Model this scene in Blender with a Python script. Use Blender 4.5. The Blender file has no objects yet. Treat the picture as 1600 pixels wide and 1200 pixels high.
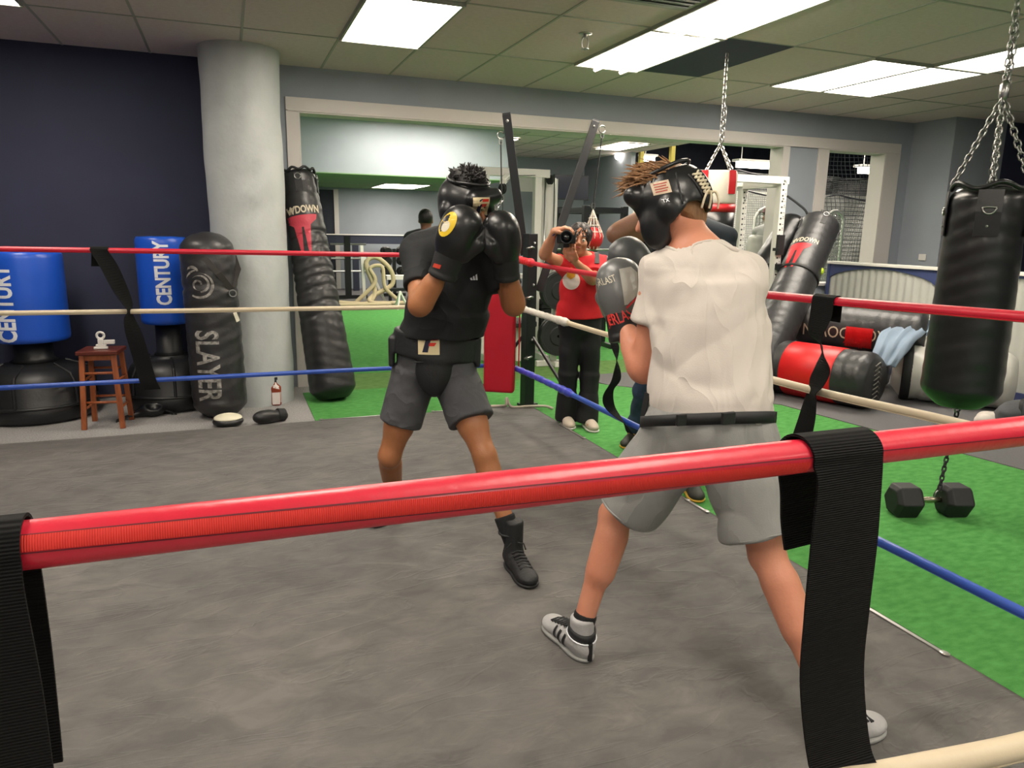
import bpy, bmesh, math, random
import numpy as np
from mathutils import Vector, Matrix
from mathutils.bvhtree import BVHTree
random.seed(7); np.random.seed(7)
scn = bpy.context.scene
COL = scn.collection
PI = math.pi
# ---------------------------------------------------------------- camera
FPX, CX, CY, EYE = 1138.0, 800.0, 600.0, 1.5
_y = np.array([355-CX, 352-CY, FPX]); _y /= np.linalg.norm(_y)
_x = np.array([3790-CX, 412-CY, FPX]); _x -= _y*_x.dot(_y); _x /= np.linalg.norm(_x)
RW = np.stack([_x, _y, np.cross(_x, _y)])          # world axes expressed in the lens frame
cam = bpy.data.cameras.new('camera'); camo = bpy.data.objects.new('camera', cam); COL.objects.link(camo)
cam.sensor_width = 36; cam.lens = FPX/1600*36; cam.clip_start = .02
M = Matrix.Identity(4)
for i in range(3):
    M[i][0] = RW[i, 0]; M[i][1] = -RW[i, 1]; M[i][2] = -RW[i, 2]
M[2][3] = EYE
camo.matrix_world = M
scn.camera = camo
scn.view_settings.view_transform = 'Standard'; scn.view_settings.look = 'None'
scn.view_settings.gamma = 1; scn.view_settings.use_curve_mapping = False
scn.view_settings.exposure = 0.38
w = bpy.data.worlds.new('world'); scn.world = w; w.use_nodes = True
w.node_tree.nodes['Background'].inputs[0].default_value = (.62, .68, .78, 1)
w.node_tree.nodes['Background'].inputs[1].default_value = .35
PANEL_E = 15.0

def P(u, v, x=None, y=None, z=None):
    """point of the real room seen along one line of sight, at a measured x, y or z"""
    d = RW @ np.array([u-CX, v-CY, FPX]); c = np.array([0, 0, EYE])
    if x is not None: t = x/d[0]
    elif y is not None: t = y/d[1]
    else: t = (z-EYE)/d[2]
    return Vector(c+t*d)

# ---------------------------------------------------------------- materials
def lin(c):
    if isinstance(c, str): c = tuple(int(c[i:i+2], 16)/255 for i in (0, 2, 4))
    return tuple((x/12.92 if x <= .04045 else ((x+.055)/1.055)**2.4) for x in c[:3])+(1,)
MC = {}
def mat(name, col, rough=.6, var=0, vs=5, bump=0, bs=60, metal=0, spec=.5, coat=0, emit=0, col2=None, sheen=0, stretch=None, detail=4, rot=None, fold=0, fs=7):
    if name in MC: return MC[name]
    m = bpy.data.materials.new(name); m.use_nodes = True; nt = m.node_tree; N = nt.nodes; L = nt.links
    b = N['Principled BSDF']; c = lin(col)
    b.inputs['Base Color'].default_value = c; b.inputs['Roughness'].default_value = rough
    b.inputs['Metallic'].default_value = metal; b.inputs['Specular IOR Level'].default_value = spec
    b.inputs['Coat Weight'].default_value = coat; b.inputs['Coat Roughness'].default_value = .15
    if sheen: b.inputs['Sheen Weight'].default_value = sheen
    if emit:
        b.inputs['Emission Color'].default_value = c; b.inputs['Emission Strength'].default_value = emit
    tc = N.new('ShaderNodeTexCoord'); mp = N.new('ShaderNodeMapping'); L.new(tc.outputs['Object'], mp.inputs[0])
    if stretch: mp.inputs['Scale'].default_value = stretch
    if rot: mp.inputs['Rotation'].default_value = rot
    if var or col2:
        n = N.new('ShaderNodeTexNoise'); n.inputs['Scale'].default_value = vs; n.inputs['Detail'].default_value = detail
        L.new(mp.outputs[0], n.inputs[0])
        r = N.new('ShaderNodeValToRGB'); r.color_ramp.elements[0].position = .3; r.color_ramp.elements[1].position = .7
        a = lin(col2) if col2 else tuple(x*(1-var) for x in c[:3])+(1,)
        e = c if col2 else tuple(min(1, x*(1+var)) for x in c[:3])+(1,)
        r.color_ramp.elements[0].color = a; r.color_ramp.elements[1].color = e
        L.new(n.outputs['Fac'], r.inputs[0]); L.new(r.outputs[0], b.inputs['Base Color'])
    if bump:
        n2 = N.new('ShaderNodeTexNoise'); n2.inputs['Scale'].default_value = bs; n2.inputs['Detail'].default_value = 5
        L.new(mp.outputs[0], n2.inputs[0])
        bp = N.new('ShaderNodeBump'); bp.inputs['Strength'].default_value = min(1, bump); bp.inputs['Distance'].default_value = .01
        L.new(n2.outputs['Fac'], bp.inputs['Height']); L.new(bp.outputs[0], b.inputs['Normal'])
        if fold:      # creases of worn cloth: ridged, warped noise
            n3 = N.new('ShaderNodeTexNoise'); n3.inputs['Scale'].default_value = fs; n3.inputs['Detail'].default_value = 1.5; n3.inputs['Distortion'].default_value = .5
            m3 = N.new('ShaderNodeMapping'); m3.inputs['Scale'].default_value = (1, 1, 1) if not rot else (2.1, 1, .55); m3.inputs['Rotation'].default_value = rot or (0, 0, 0)
            L.new(tc.outputs['Object'], m3.inputs[0]); L.new(m3.outputs[0], n3.inputs[0])
            s3 = N.new('ShaderNodeMath'); s3.operation = 'SUBTRACT'; s3.inputs[1].default_value = .5; L.new(n3.outputs['Fac'], s3.inputs[0])
            a3 = N.new('ShaderNodeMath'); a3.operation = 'ABSOLUTE'; L.new(s3.outputs[0], a3.inputs[0])
            p3_ = N.new('ShaderNodeMath'); p3_.operation = 'POWER'; p3_.inputs[1].default_value = .75; L.new(a3.outputs[0], p3_.inputs[0])
            b3 = N.new('ShaderNodeBump'); b3.invert = True; b3.inputs['Strength'].default_value = fold; b3.inputs['Distance'].default_value = .035
            L.new(p3_.outputs[0], b3.inputs['Height']); L.new(bp.outputs[0], b3.inputs['Normal']); L.new(b3.outputs[0], b.inputs['Normal'])
    MC[name] = m
    return m

def weave(name, col, col2, scale, axis=0, rough=.75, bump=.6):
    """ribbed webbing: fine bands across one axis"""
    if name in MC: return MC[name]
    m = bpy.data.materials.new(name); m.use_nodes = True; nt = m.node_tree; N = nt.nodes; L = nt.links
    b = N['Principled BSDF']; b.inputs['Roughness'].default_value = rough; b.inputs['Specular IOR Level'].default_value = .2
    tc = N.new('ShaderNodeTexCoord')
    wv = N.new('ShaderNodeTexWave'); wv.inputs['Scale'].default_value = scale; wv.bands_direction = 'XYZ'[axis]
    wv.inputs['Distortion'].default_value = .4; wv.inputs['Detail'].default_value = 1
    L.new(tc.outputs['Object'], wv.inputs[0])
    r = N.new('ShaderNodeValToRGB'); r.color_ramp.elements[0].color = lin(col2); r.color_ramp.elements[1].color = lin(col)
    L.new(wv.outputs['Fac'], r.inputs[0]); L.new(r.outputs[0], b.inputs['Base Color'])
    bp = N.new('ShaderNodeBump'); bp.inputs['Strength'].default_value = bump; bp.inputs['Distance'].default_value = .002
    L.new(wv.outputs['Fac'], bp.inputs['Height']); L.new(bp.outputs[0], b.inputs['Normal'])
    MC[name] = m
    return m

def netmat(name, col, cell, width, ax=(0, 2)):
    """a knotted net: thin threads, holes in between"""
    m = bpy.data.materials.new(name); m.use_nodes = True; nt = m.node_tree; N = nt.nodes; L = nt.links
    out = N['Material Output']; b = N['Principled BSDF']; b.inputs['Base Color'].default_value = lin(col); b.inputs['Roughness'].default_value = .8
    tc = N.new('ShaderNodeTexCoord'); sp = N.new('ShaderNodeSeparateXYZ'); L.new(tc.outputs['Object'], sp.inputs[0])
    fs = []
    for a in ax:
        d = N.new('ShaderNodeMath'); d.operation = 'DIVIDE'; L.new(sp.outputs[a], d.inputs[0]); d.inputs[1].default_value = cell
        f = N.new('ShaderNodeMath'); f.operation = 'FRACT'; L.new(d.outputs[0], f.inputs[0])
        g = N.new('ShaderNodeMath'); g.operation = 'LESS_THAN'; L.new(f.outputs[0], g.inputs[0]); g.inputs[1].default_value = width/cell
        fs.append(g)
    mx = N.new('ShaderNodeMath'); mx.operation = 'MAXIMUM'; L.new(fs[0].outputs[0], mx.inputs[0]); L.new(fs[1].outputs[0], mx.inputs[1])
    tr = N.new('ShaderNodeBsdfTransparent'); ms = N.new('ShaderNodeMixShader')
    L.new(mx.outputs[0], ms.inputs[0]); L.new(tr.outputs[0], ms.inputs[1]); L.new(b.outputs[0], ms.inputs[2]); L.new(ms.outputs[0], out.inputs[0])
    return m

# ---------------------------------------------------------------- object helpers
WV = {}       # object name -> world vertices and faces (for laying prints on surfaces)
def tag(o, label=None, cat=None, group=None, kind=None):
    if label: o['label'] = label
    if cat: o['category'] = cat
    if group: o['group'] = group
    if kind: o['kind'] = kind
    return o
def wloc(o):
    v = Vector((0, 0, 0))
    while o: v += o.location; o = o.parent
    return v
def empty(name, loc, label=None, cat=None, group=None, kind=None):
    o = bpy.data.objects.new(name, None); o.location = loc; o.empty_display_size = .1; COL.objects.link(o)
    return tag(o, label, cat, group, kind)
def obj(name, geo, m, parent=None, smooth=False, bevel=0, label=None, cat=None, group=None, kind=None):
    V, F = geo
    V = [Vector(v) for v in V] if not isinstance(V, np.ndarray) else V
    A = np.array(V, dtype=float)
    if parent: base = wloc(parent)
    else:
        base = Vector(((A[:, 0].min()+A[:, 0].max())/2, (A[:, 1].min()+A[:, 1].max())/2, A[:, 2].min()))
    me = bpy.data.meshes.new(name)
    me.from_pydata((A-np.array(base)).tolist(), [], F if isinstance(F, list) else F.tolist())
    me.update()
    if smooth: me.shade_smooth() if hasattr(me, 'shade_smooth') else None
    else: me.shade_flat() if hasattr(me, 'shade_flat') else None
    me.materials.append(m)
    o = bpy.data.objects.new(name, me); COL.objects.link(o)
    if parent: o.parent = parent
    else: o.location = base
    if bevel:
        bv = o.modifiers.new('bevel', 'BEVEL'); bv.width = bevel; bv.segments = 2; bv.limit_method = 'ANGLE'; bv.angle_limit = .6
    WV[o.name] = (A, F)
    return tag(o, label, cat, group, kind)

class MB:
    def __init__(s): s.V = []; s.F = []
    def add(s, V, F):
        n = len(s.V); s.V += [Vector(v) for v in V]; s.F += [tuple(i+n for i in f) for f in F]; return s
    def geo(s): return s.V, s.F
    def box(s, x0, x1, y0, y1, z0, z1, M=None):
        V = [Vector((x, y, z)) for x in (x0, x1) for y in (y0, y1) for z in (z0, z1)]
        if M is not None: V = [M @ v for v in V]
        return s.add(V, [(0, 1, 3, 2), (4, 6, 7, 5), (0, 4, 5, 1), (2, 3, 7, 6), (0, 2, 6, 4), (1, 5, 7, 3)])
    def tube(s, pts, r, n=10, caps=True, flat=None):
        """tube along points; r number or list; flat=(width, thickness, up) for a strap section"""
        pts = [Vector(p) for p in pts]; m = len(pts)
        R = r if isinstance(r, (list, tuple)) else [r]*m
        T = [(pts[min(i+1, m-1)]-pts[max(i-1, 0)]).normalized() for i in range(m)]
        a = Vector((0, 0, 1)) if abs(T[0].z) < .9 else Vector((1, 0, 0))
        if flat: a = Vector(flat[2])
        u = (a-T[0]*a.dot(T[0])).normalized(); V = []
        for i in range(m):
            u = (u-T[i]*u.dot(T[i])).normalized(); w_ = T[i].cross(u)
            for k in range(n):
                t = 2*PI*k/n
                V.append(pts[i]+u*math.cos(t)*R[i]+w_*math.sin(t)*R[i])
        F = [(i*n+k, i*n+(k+1) % n, (i+1)*n+(k+1) % n, (i+1)*n+k) for i in range(m-1) for k in range(n)]
        if caps: F += [tuple(range(n))[::-1], tuple((m-1)*n+k for k in range(n))]
        return s.add(V, F)
    def strap(s, pts, sides, w_, th):
        """flat band: at each point a side vector gives the width direction"""
        m = len(pts); V = []
        for i in range(m):
            p = Vector(pts[i]); sd = Vector(sides[min(i, len(sides)-1)]).normalized()
            t = (Vector(pts[min(i+1, m-1)])-Vector(pts[max(i-1, 0)])).normalized()
            n = t.cross(sd).normalized()
            for a, b in ((-1, -1), (1, -1), (1, 1), (-1, 1)):
                V.append(p+sd*a*w_/2+n*b*th/2)
        F = [(i*4+k, i*4+(k+1) % 4, (i+1)*4+(k+1) % 4, (i+1)*4+k) for i in range(m-1) for k in range(4)]
        F += [(3, 2, 1, 0), tuple((m-1)*4+k for k in range(4))]
        return s.add(V, F)
    def lathe(s, prof, M=None, n=28):
        """prof: (r, z) from bottom to top; M places it"""
        V = []
        for r, z in prof:
            for k in range(n): V.append(Vector((r*math.cos(2*PI*k/n), r*math.sin(2*PI*k/n), z)))
        m = len(prof)
        F = [(i*n+k, i*n+(k+1) % n, (i+1)*n+(k+1) % n, (i+1)*n+k) for i in range(m-1) for k in range(n)]
        F += [tuple(range(n))[::-1], tuple((m-1)*n+k for k in range(n))]
        if M is not None: V = [M @ v for v in V]
        return s.add(V, F)
    def prism(s, poly, d0, d1, M=None):
        """polygon in local x,z; thickness along local y from d0 to d1"""
        n = len(poly); V = [Vector((x, d0, z)) for x, z in poly]+[Vector((x, d1, z)) for x, z in poly]
        if M is not None: V = [M @ v for v in V]
        F = [tuple(range(n)), tuple(range(2*n-1, n-1, -1))]+[(i, i+n, (i+1) % n+n, (i+1) % n) for i in range(n)]
        return s.add(V, F)
    def link(s, c, t, u, L, W_, r):
        """one chain link round centre c, long axis t, flat side u"""
        t = Vector(t).normalized(); u = Vector(u); u = (u-t*u.dot(t)).normalized(); P_ = []
        for k in range(12):
            a = 2*PI*k/12; P_.append(Vector(c)+t*(math.cos(a)*L/2)+u*(math.sin(a)*W_/2*(1.15 if abs(math.sin(a)) < .9 else 1)))
        V = []; n = 5; m = 12
        for i in range(m):
            T = (P_[(i+1) % m]-P_[i-1]).normalized(); nn = t.cross(u).normalized(); b = T.cross(nn)
            for k in range(n): V.append(P_[i]+nn*math.cos(2*PI*k/n)*r+b*math.sin(2*PI*k/n)*r)
        F = [(i*n+k, i*n+(k+1) % n, ((i+1) % m)*n+(k+1) % n, ((i+1) % m)*n+k) for i in range(m) for k in range(n)]
        return s.add(V, F)
    def chain(s, a, b, L=.05, W_=.028, r=.0035, sag=0):
        a = Vector(a); b = Vector(b); d = b-a; n = max(2, int(d.length/(L*.72)))
        for i in range(n):
            t = (i+.5)/n; c = a+d*t+Vector((0, 0, -sag*4*t*(1-t)))
            u = Vector((1, 0.2, 0)) if i % 2 else Vector((-.2, 1, 0))
            s.link(c, d, u, L, W_, r)
        return s
    def ball(s, c, r, n=14, sc=(1, 1, 1), M=None):
        m = n//2; V = []; F = []
        for i in range(m+1):
            ph = -PI/2+PI*i/m
            for k in range(n):
                v = Vector((r*sc[0]*math.cos(ph)*math.cos(2*PI*k/n), r*sc[1]*math.cos(ph)*math.sin(2*PI*k/n), r*sc[2]*math.sin(ph)))
                if M is not None: v = M @ v
                V.append(Vector(c)+v)
        F = [(i*n+k, i*n+(k+1) % n, (i+1)*n+(k+1) % n, (i+1)*n+k) for i in range(m) for k in range(n)]
        return s.add(V, F)

def frame(o, z, x=None):
    """matrix with local z along z, origin o, local x near x"""
    z = Vector(z).normalized(); x = Vector(x) if x is not None else (Vector((1, 0, 0)) if abs(z.x) < .9 else Vector((0, 1, 0)))
    x = (x-z*x.dot(z)).normalized(); y = z.cross(x)
    M = Matrix.Identity(4)
    for i in range(3): M[i][0] = x[i]; M[i][1] = y[i]; M[i][2] = z[i]; M[i][3] = Vector(o)[i]
    return M

def text2d(s, h, bold=0, sx=1, shear=0, space=1):
    """letters as 2-D triangles, centred, cap height h"""
    cu = bpy.data.curves.new('t', 'FONT'); cu.body = s; cu.size = 1; cu.align_x = 'CENTER'; cu.offset = bold; cu.shear = shear
    cu.space_character = space; cu.resolution_u = 3
    o = bpy.data.objects.new('t', cu); COL.objects.link(o)
    dg = bpy.context.evaluated_depsgraph_get(); me = o.evaluated_get(dg).to_mesh()
    V = np.array([v.co[:2] for v in me.vertices]); F = [tuple(p.vertices) for p in me.polygons]
    o.evaluated_get(dg).to_mesh_clear(); bpy.data.objects.remove(o); bpy.data.curves.remove(cu)
    hh = .70; V[:, 1] -= .35
    V *= h/hh; V[:, 0] *= sx
    return V, F
def grid2d(poly, n=6):
    """a rectangle (x0,x1,y0,y1) or polygon fan"""
    if len(poly) == 4 and not isinstance(poly[0], (tuple, list)):
        x0, x1, y0, y1 = poly; V = [(x0+(x1-x0)*i/n, y0+(y1-y0)*j/n) for i in range(n+1) for j in range(n+1)]
        F = [(i*(n+1)+j, (i+1)*(n+1)+j, (i+1)*(n+1)+j+1, i*(n+1)+j+1) for i in range(n) for j in range(n)]
        return np.array(V), F
    return np.array(poly, float), [tuple(range(len(poly)))]
def decal(name, g, o, u, v, target, m, parent, off=.0015, sub=0, label=None, maxd=.5, seg=.028):
    """lay a 2-D shape on the surface of target: origin o, right u, up v, seen from u x v"""
    V, F = g; u = Vector(u).normalized(); v = Vector(v); v = (v-u*v.dot(u)).normalized(); n = u.cross(v)
    bm = bmesh.new(); vs = [bm.verts.new((a, b, 0)) for a, b in V]
    for f in F:
        try: bm.faces.new([vs[i] for i in f])
        except ValueError: pass
    bmesh.ops.triangulate(bm, faces=bm.faces[:])
    for _ in range(7):
        E_ = [e for e in bm.edges if e.calc_length() > seg]
        if not E_: break
        bmesh.ops.subdivide_edges(bm, edges=E_, cuts=1, use_grid_fill=False)
        bmesh.ops.triangulate(bm, faces=bm.faces[:])
    T, TF = WV[target.name]; bvh = BVHTree.FromPolygons([tuple(t) for t in T], [tuple(int(i) for i in f) for f in TF])
    out = []
    for q in bm.verts:
        p = Vector(o)+u*q.co.x+v*q.co.y
        h = bvh.ray_cast(p+n*maxd, -n, maxd*2)
        if h[0] is None: h = bvh.find_nearest(p)
        out.append(h[0]+n*off)
    FF = [tuple(q.index for q in f.verts) for f in bm.faces] if False else None
    bm.verts.index_update(); FF = [tuple(q.index for q in f.verts) for f in bm.faces]; bm.free()
    return obj(name, (out, FF), m, parent, label=label)

def surf(tgt, u, v):
    """where a line of sight meets a surface"""
    T, TF = WV[tgt.name]; b = BVHTree.FromPolygons([tuple(t) for t in T], [tuple(int(i) for i in f) for f in TF])
    d = (P(u, v, y=3)-Vector((0, 0, EYE))).normalized(); h = b.ray_cast(Vector((0, 0, EYE)), d)
    if h[0] is None: h = b.find_nearest(P(u, v, y=float(T[:, 1].mean())))
    return h[0], h[1]
# ---------------------------------------------------------------- implicit bodies
def nrm(v): v = np.array(v, float); return v/np.linalg.norm(v)
class SDF:
    """a continuous surface grown round bones and muscles, smooth where they meet"""
    def __init__(s): s.p = []
    def _a(s, f, lo, hi, k, op='u'): s.p.append((f, np.array(lo, float), np.array(hi, float), k, op)); return s
    def cap(s, a, b, ra, rb=None, k=.02, op='u'):
        a = np.array(a, float); b = np.array(b, float); rb = ra if rb is None else rb; d = b-a; L2 = d.dot(d)+1e-12
        def f(X, Y, Z):
            t = ((X-a[0])*d[0]+(Y-a[1])*d[1]+(Z-a[2])*d[2])/L2; t = np.clip(t, 0, 1)
            return np.sqrt((X-a[0]-t*d[0])**2+(Y-a[1]-t*d[1])**2+(Z-a[2]-t*d[2])**2)-(ra+(rb-ra)*t)
        m = max(ra, rb); return s._a(f, np.minimum(a, b)-m, np.maximum(a, b)+m, k, op)
    def chain(s, pts, rs, k=.012):
        for i in range(len(pts)-1): s.cap(pts[i], pts[i+1], rs[i], rs[i+1], k)
        return s
    def cone(s, a, b, ra, rb, k=.01, op='u', flat=1, side=None, rnd=.004):
        """flat-ended tapered sleeve; flat<1 squeezes across 'side'"""
        a = np.array(a, float); b = np.array(b, float); d = b-a; L = np.linalg.norm(d); d = d/L
        sd = nrm(np.array(side)-d*np.dot(side, d)) if side is not None else None
        def f(X, Y, Z):
            x, y, z = X-a[0], Y-a[1], Z-a[2]; t = x*d[0]+y*d[1]+z*d[2]
            qx, qy, qz = x-t*d[0], y-t*d[1], z-t*d[2]
            if sd is not None:
                c = (qx*sd[0]+qy*sd[1]+qz*sd[2])*(1/flat-1); qx, qy, qz = qx+c*sd[0], qy+c*sd[1], qz+c*sd[2]
            r = np.sqrt(qx*qx+qy*qy+qz*qz)-(ra+(rb-ra)*np.clip(t/L, 0, 1))
            e = np.maximum(-t, t-L); r = r+rnd; e = e+rnd
            return np.minimum(np.maximum(r, e), 0)+np.sqrt(np.maximum(r, 0)**2+np.maximum(e, 0)**2)-rnd
        m = max(ra, rb); return s._a(f, np.minimum(a, b)-m, np.maximum(a, b)+m, k, op)
    def ell(s, c, r, ax=None, k=.02, op='u'):
        """ellipsoid, ax = (x axis, y axis, z axis)"""
        c = np.array(c, float); r = np.array(r, float); A = np.array([nrm(a) for a in ax]) if ax is not None else np.eye(3)
        def f(X, Y, Z):
            q = [((X-c[0])*A[i, 0]+(Y-c[1])*A[i, 1]+(Z-c[2])*A[i, 2]) for i in range(3)]
            k0 = np.sqrt(sum((q[i]/r[i])**2 for i in range(3))); k1 = np.sqrt(sum((q[i]/r[i]**2)**2 for i in range(3)))+1e-9
            return k0*(k0-1)/k1
        m = r.max(); return s._a(f, c-m, c+m, k, op)
    def rbox(s, c, h, ax=None, rd=.01, k=.01, op='u'):
        c = np.array(c, float); h = np.array(h, float)-rd; A = np.array([nrm(a) for a in ax]) if ax is not None else np.eye(3)
        def f(X, Y, Z):
            q = [np.abs((X-c[0])*A[i, 0]+(Y-c[1])*A[i, 1]+(Z-c[2])*A[i, 2])-h[i] for i in range(3)]
            return np.sqrt(sum(np.maximum(t, 0)**2 for t in q))+np.minimum(np.maximum(np.maximum(q[0], q[1]), q[2]), 0)-rd
        m = np.linalg.norm(h)+rd; return s._a(f, c-m, c+m, k, op)
    def half(s, p, n, c=None, r=9):
        """cut away everything on the n side of the plane"""
        p = np.array(p, float); n = nrm(n)
        def f(X, Y, Z): return -((X-p[0])*n[0]+(Y-p[1])*n[1]+(Z-p[2])*n[2])
        c = p if c is None else np.array(c, float)
        return s._a(f, c-r, c+r, .004, 's')
    def disp(s, f): return s._a(f, (-99,)*3, (99,)*3, 0, 'd')
    def mesh(s, h):
        lo = np.min([q[1] for q in s.p if q[4] == 'u'], 0)-3*h; hi = np.max([q[2] for q in s.p if q[4] == 'u'], 0)+3*h
        n = np.ceil((hi-lo)/h).astype(int)+1
        ax = [lo[i]+h*np.arange(n[i]) for i in range(3)]
        D = np.full(n, .05, dtype=np.float32)
        for f, l, u, k, op in s.p:
            pad = k+3*h+.012
            i0 = [int(np.clip((l[i]-pad-lo[i])/h, 0, n[i])) for i in range(3)]; i1 = [int(np.clip((u[i]+pad-lo[i])/h+1, 0, n[i])) for i in range(3)]
            if any(i1[i] <= i0[i] for i in range(3)): continue
            sl = tuple(slice(i0[i], i1[i]) for i in range(3))
            X = ax[0][sl[0]][:, None, None]; Y = ax[1][sl[1]][None, :, None]; Z = ax[2][sl[2]][None, None, :]
            B = D[sl]; d = f(X, Y, Z)
            if op == 'u':
                d = np.minimum(d, .05)
                e = np.maximum(k-np.abs(B-d), 0)/max(k, 1e-6); D[sl] = np.minimum(B, d)-e*e*k*.25
            elif op == 's':
                d = -d; e = np.maximum(k-np.abs(B-d), 0)/max(k, 1e-6); D[sl] = np.maximum(B, d)+e*e*k*.25
            else: D[sl] = B+d
        return nets(D, lo, h)
def nets(D, lo, h):
    """surface nets"""
    D = D.copy(); D[0] = D[-1] = .05; D[:, 0] = D[:, -1] = .05; D[:, :, 0] = D[:, :, -1] = .05
    S = D < 0; n = np.array(D.shape)
    cs = [S[a:n[0]-1+a, b:n[1]-1+b, c:n[2]-1+c] for a in (0, 1) for b in (0, 1) for c in (0, 1)]
    cnt = sum(c.astype(np.int8) for c in cs); act = (cnt > 0) & (cnt < 8)
    idx = np.full(act.shape, -1, dtype=np.int64); I = np.argwhere(act); idx[act] = np.arange(len(I))
    acc = np.zeros((len(I), 3)); num = np.zeros(len(I))
    C = [(a, b, c) for a in (0, 1) for b in (0, 1) for c in (0, 1)]
    for i, p in enumerate(C):
        for q in C[i+1:]:
            if sum(abs(p[k]-q[k]) for k in range(3)) != 1: continue
            dp = D[I[:, 0]+p[0], I[:, 1]+p[1], I[:, 2]+p[2]]; dq = D[I[:, 0]+q[0], I[:, 1]+q[1], I[:, 2]+q[2]]
            m = (dp < 0) != (dq < 0); t = np.where(m, dp/np.where(m, dp-dq, 1), 0)
            for k in range(3): acc[:, k] += np.where(m, p[k]+t*(q[k]-p[k]), 0)
            num += m
    V = (acc/num[:, None]+I)*h+lo
    F = []
    for a in range(3):
        b, c = (a+1) % 3, (a+2) % 3
        s0 = [slice(1, n[k]-1) for k in range(3)]; s0[a] = slice(0, n[a]-1); s1 = list(s0); s1[a] = slice(1, n[a])
        A0 = S[tuple(s0)]; A1 = S[tuple(s1)]; E = np.argwhere(A0 != A1); inside = A0[A0 != A1]
        off = np.array([1, 1, 1]); off[a] = 0; E = E+off
        def g(db, dc):
            e = E.copy(); e[:, b] -= db; e[:, c] -= dc; return idx[e[:, 0], e[:, 1], e[:, 2]]
        q = np.stack([g(1, 1), g(0, 1), g(0, 0), g(1, 0)], 1)
        q[~inside] = q[~inside][:, ::-1]; F.append(q)
    F = np.concatenate(F); return V, F
def folds(seed, amp, freq, dirs=None, warp=.03):
    """cloth folds: warped ridges along given directions"""
    r = np.random.RandomState(seed); W = []
    for i in range(3 if dirs is None else len(dirs)):
        d = nrm(r.randn(3)) if dirs is None else nrm(dirs[i]); W.append((d, nrm(r.randn(3)), nrm(r.randn(3)), r.rand(3)*6))
    def f(X, Y, Z):
        t = 0
        for d, e, g, ph in W:
            wv = np.sin((X*e[0]+Y*e[1]+Z*e[2])*freq*.45+ph[0])+np.sin((X*g[0]+Y*g[1]+Z*g[2])*freq*.8+ph[1])
            a = (X*d[0]+Y*d[1]+Z*d[2])*freq+wv*warp*40+ph[2]
            mod = .5+.5*np.sin((X*g[0]+Y*g[1]+Z*g[2])*freq*.5+ph[0]*2)
            t = t+(1-2*np.abs(np.sin(a*.5)))*mod
        return (amp*t).astype(np.float32)
    return f
# ---------------------------------------------------------------- palette
m_ceil = mat('ceiling_tile', 'd4c6c3', .95, var=.05, vs=30, bump=.15, bs=150)
m_grid = mat('ceiling_grid', 'a2a298', .6)
m_wall = mat('wall_grey', '949ba4', .85, var=.03, vs=3, bump=.05, bs=90)
m_navy = mat('wall_navy', '2c3048', .75, var=.1, vs=2, bump=.05, bs=90)
m_trim = mat('white_trim', 'cbc6c2', .5)
m_conc = mat('column_paint', 'b1b6b6', .6, var=.05, vs=6, bump=.7, bs=9)
m_turf = mat('turf', '5fa258', .95, var=.25, vs=14, bump=.8, bs=160, col2='4a8c46', stretch=(1, 2.2, 1), spec=.1)
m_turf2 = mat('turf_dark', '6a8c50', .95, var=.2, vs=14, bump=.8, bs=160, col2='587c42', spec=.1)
m_rub = mat('rubber', '5b5a5c', .85, var=.12, vs=160, bump=.2, bs=200)
m_carp = mat('carpet', '92908f', .95, var=.28, vs=90, bump=.4, bs=200)
m_black = mat('black_metal', '16181c', .38, bump=.03, bs=40)
m_blackr = mat('black_rubber', '17181a', .6)
m_bplas = mat('black_plastic', '1b1c1e', .42, bump=.1, bs=60)
m_lea = mat('black_leather', '212123', .42, bump=.25, bs=14, coat=.08)
m_lea2 = mat('grey_black_leather', '2b2b2d', .42, bump=.5, bs=16, coat=.1, var=.15, vs=8)
m_vinyl = mat('black_vinyl', '141517', .36, bump=.25, bs=12, coat=.15)
m_steel = mat('steel', 'a8a8a6', .3, metal=1)
m_white = mat('white_paint', 'd6d4cf', .45)
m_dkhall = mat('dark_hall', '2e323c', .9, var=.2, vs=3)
m_glow = mat('lamp_diffuser', 'fff4e4', .5, emit=PANEL_E)
m_glow2 = mat('lamp_diffuser_dim', 'fff8ec', .5, emit=PANEL_E*.35)
m_rope = mat('manila_rope', 'b9ab8c', .9, bump=.6, bs=90)
m_hair = mat('black_hair', '120f0f', .5, bump=.8, bs=80, stretch=(1, 1, .2))
m_alum = mat('brushed_aluminium', 'b7b6b2', .35, metal=.8)

CZ = 2.88
def struct(name, geo, m, parent=None, **k):
    return obj(name, geo, m, parent, kind=None if parent else 'structure', **k)
# floors
struct('floor', MB().box(-7, 6.9, -4, 7.08, -.1, 0).geo(), m_carp)
struct('floor', MB().box(.2, 30, 7.08, 24, -.1, -.004).geo(), m_rub)
struct('floor', MB().box(6.9, 14, -4, 7.08, -.1, -.004).geo(), m_rub)
T = MB()
def sheet(name, poly, z0, z1, m, label, cat, group=None):
    n = len(poly); V = [(x, y, z0) for x, y in poly]+[(x, y, z1) for x, y in poly]
    F = [tuple(range(n))[::-1], tuple(range(n, 2*n))]+[(i, (i+1) % n, (i+1) % n+n, i+n) for i in range(n)]
    return obj(name, (V, F), m, label=label, cat=cat, group=group)
sheet('artificial_turf', [(.56, 5.725), (2.385, 5.725), (2.385, -2), (4.9, -2), (4.83, 3.0), (4.55, 5.07), (3.45, 6.3), (3.2, 6.78), (.56, 6.78)], 0, .006, m_turf, 'bright green artificial turf around the boxing ring', 'artificial turf')
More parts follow.
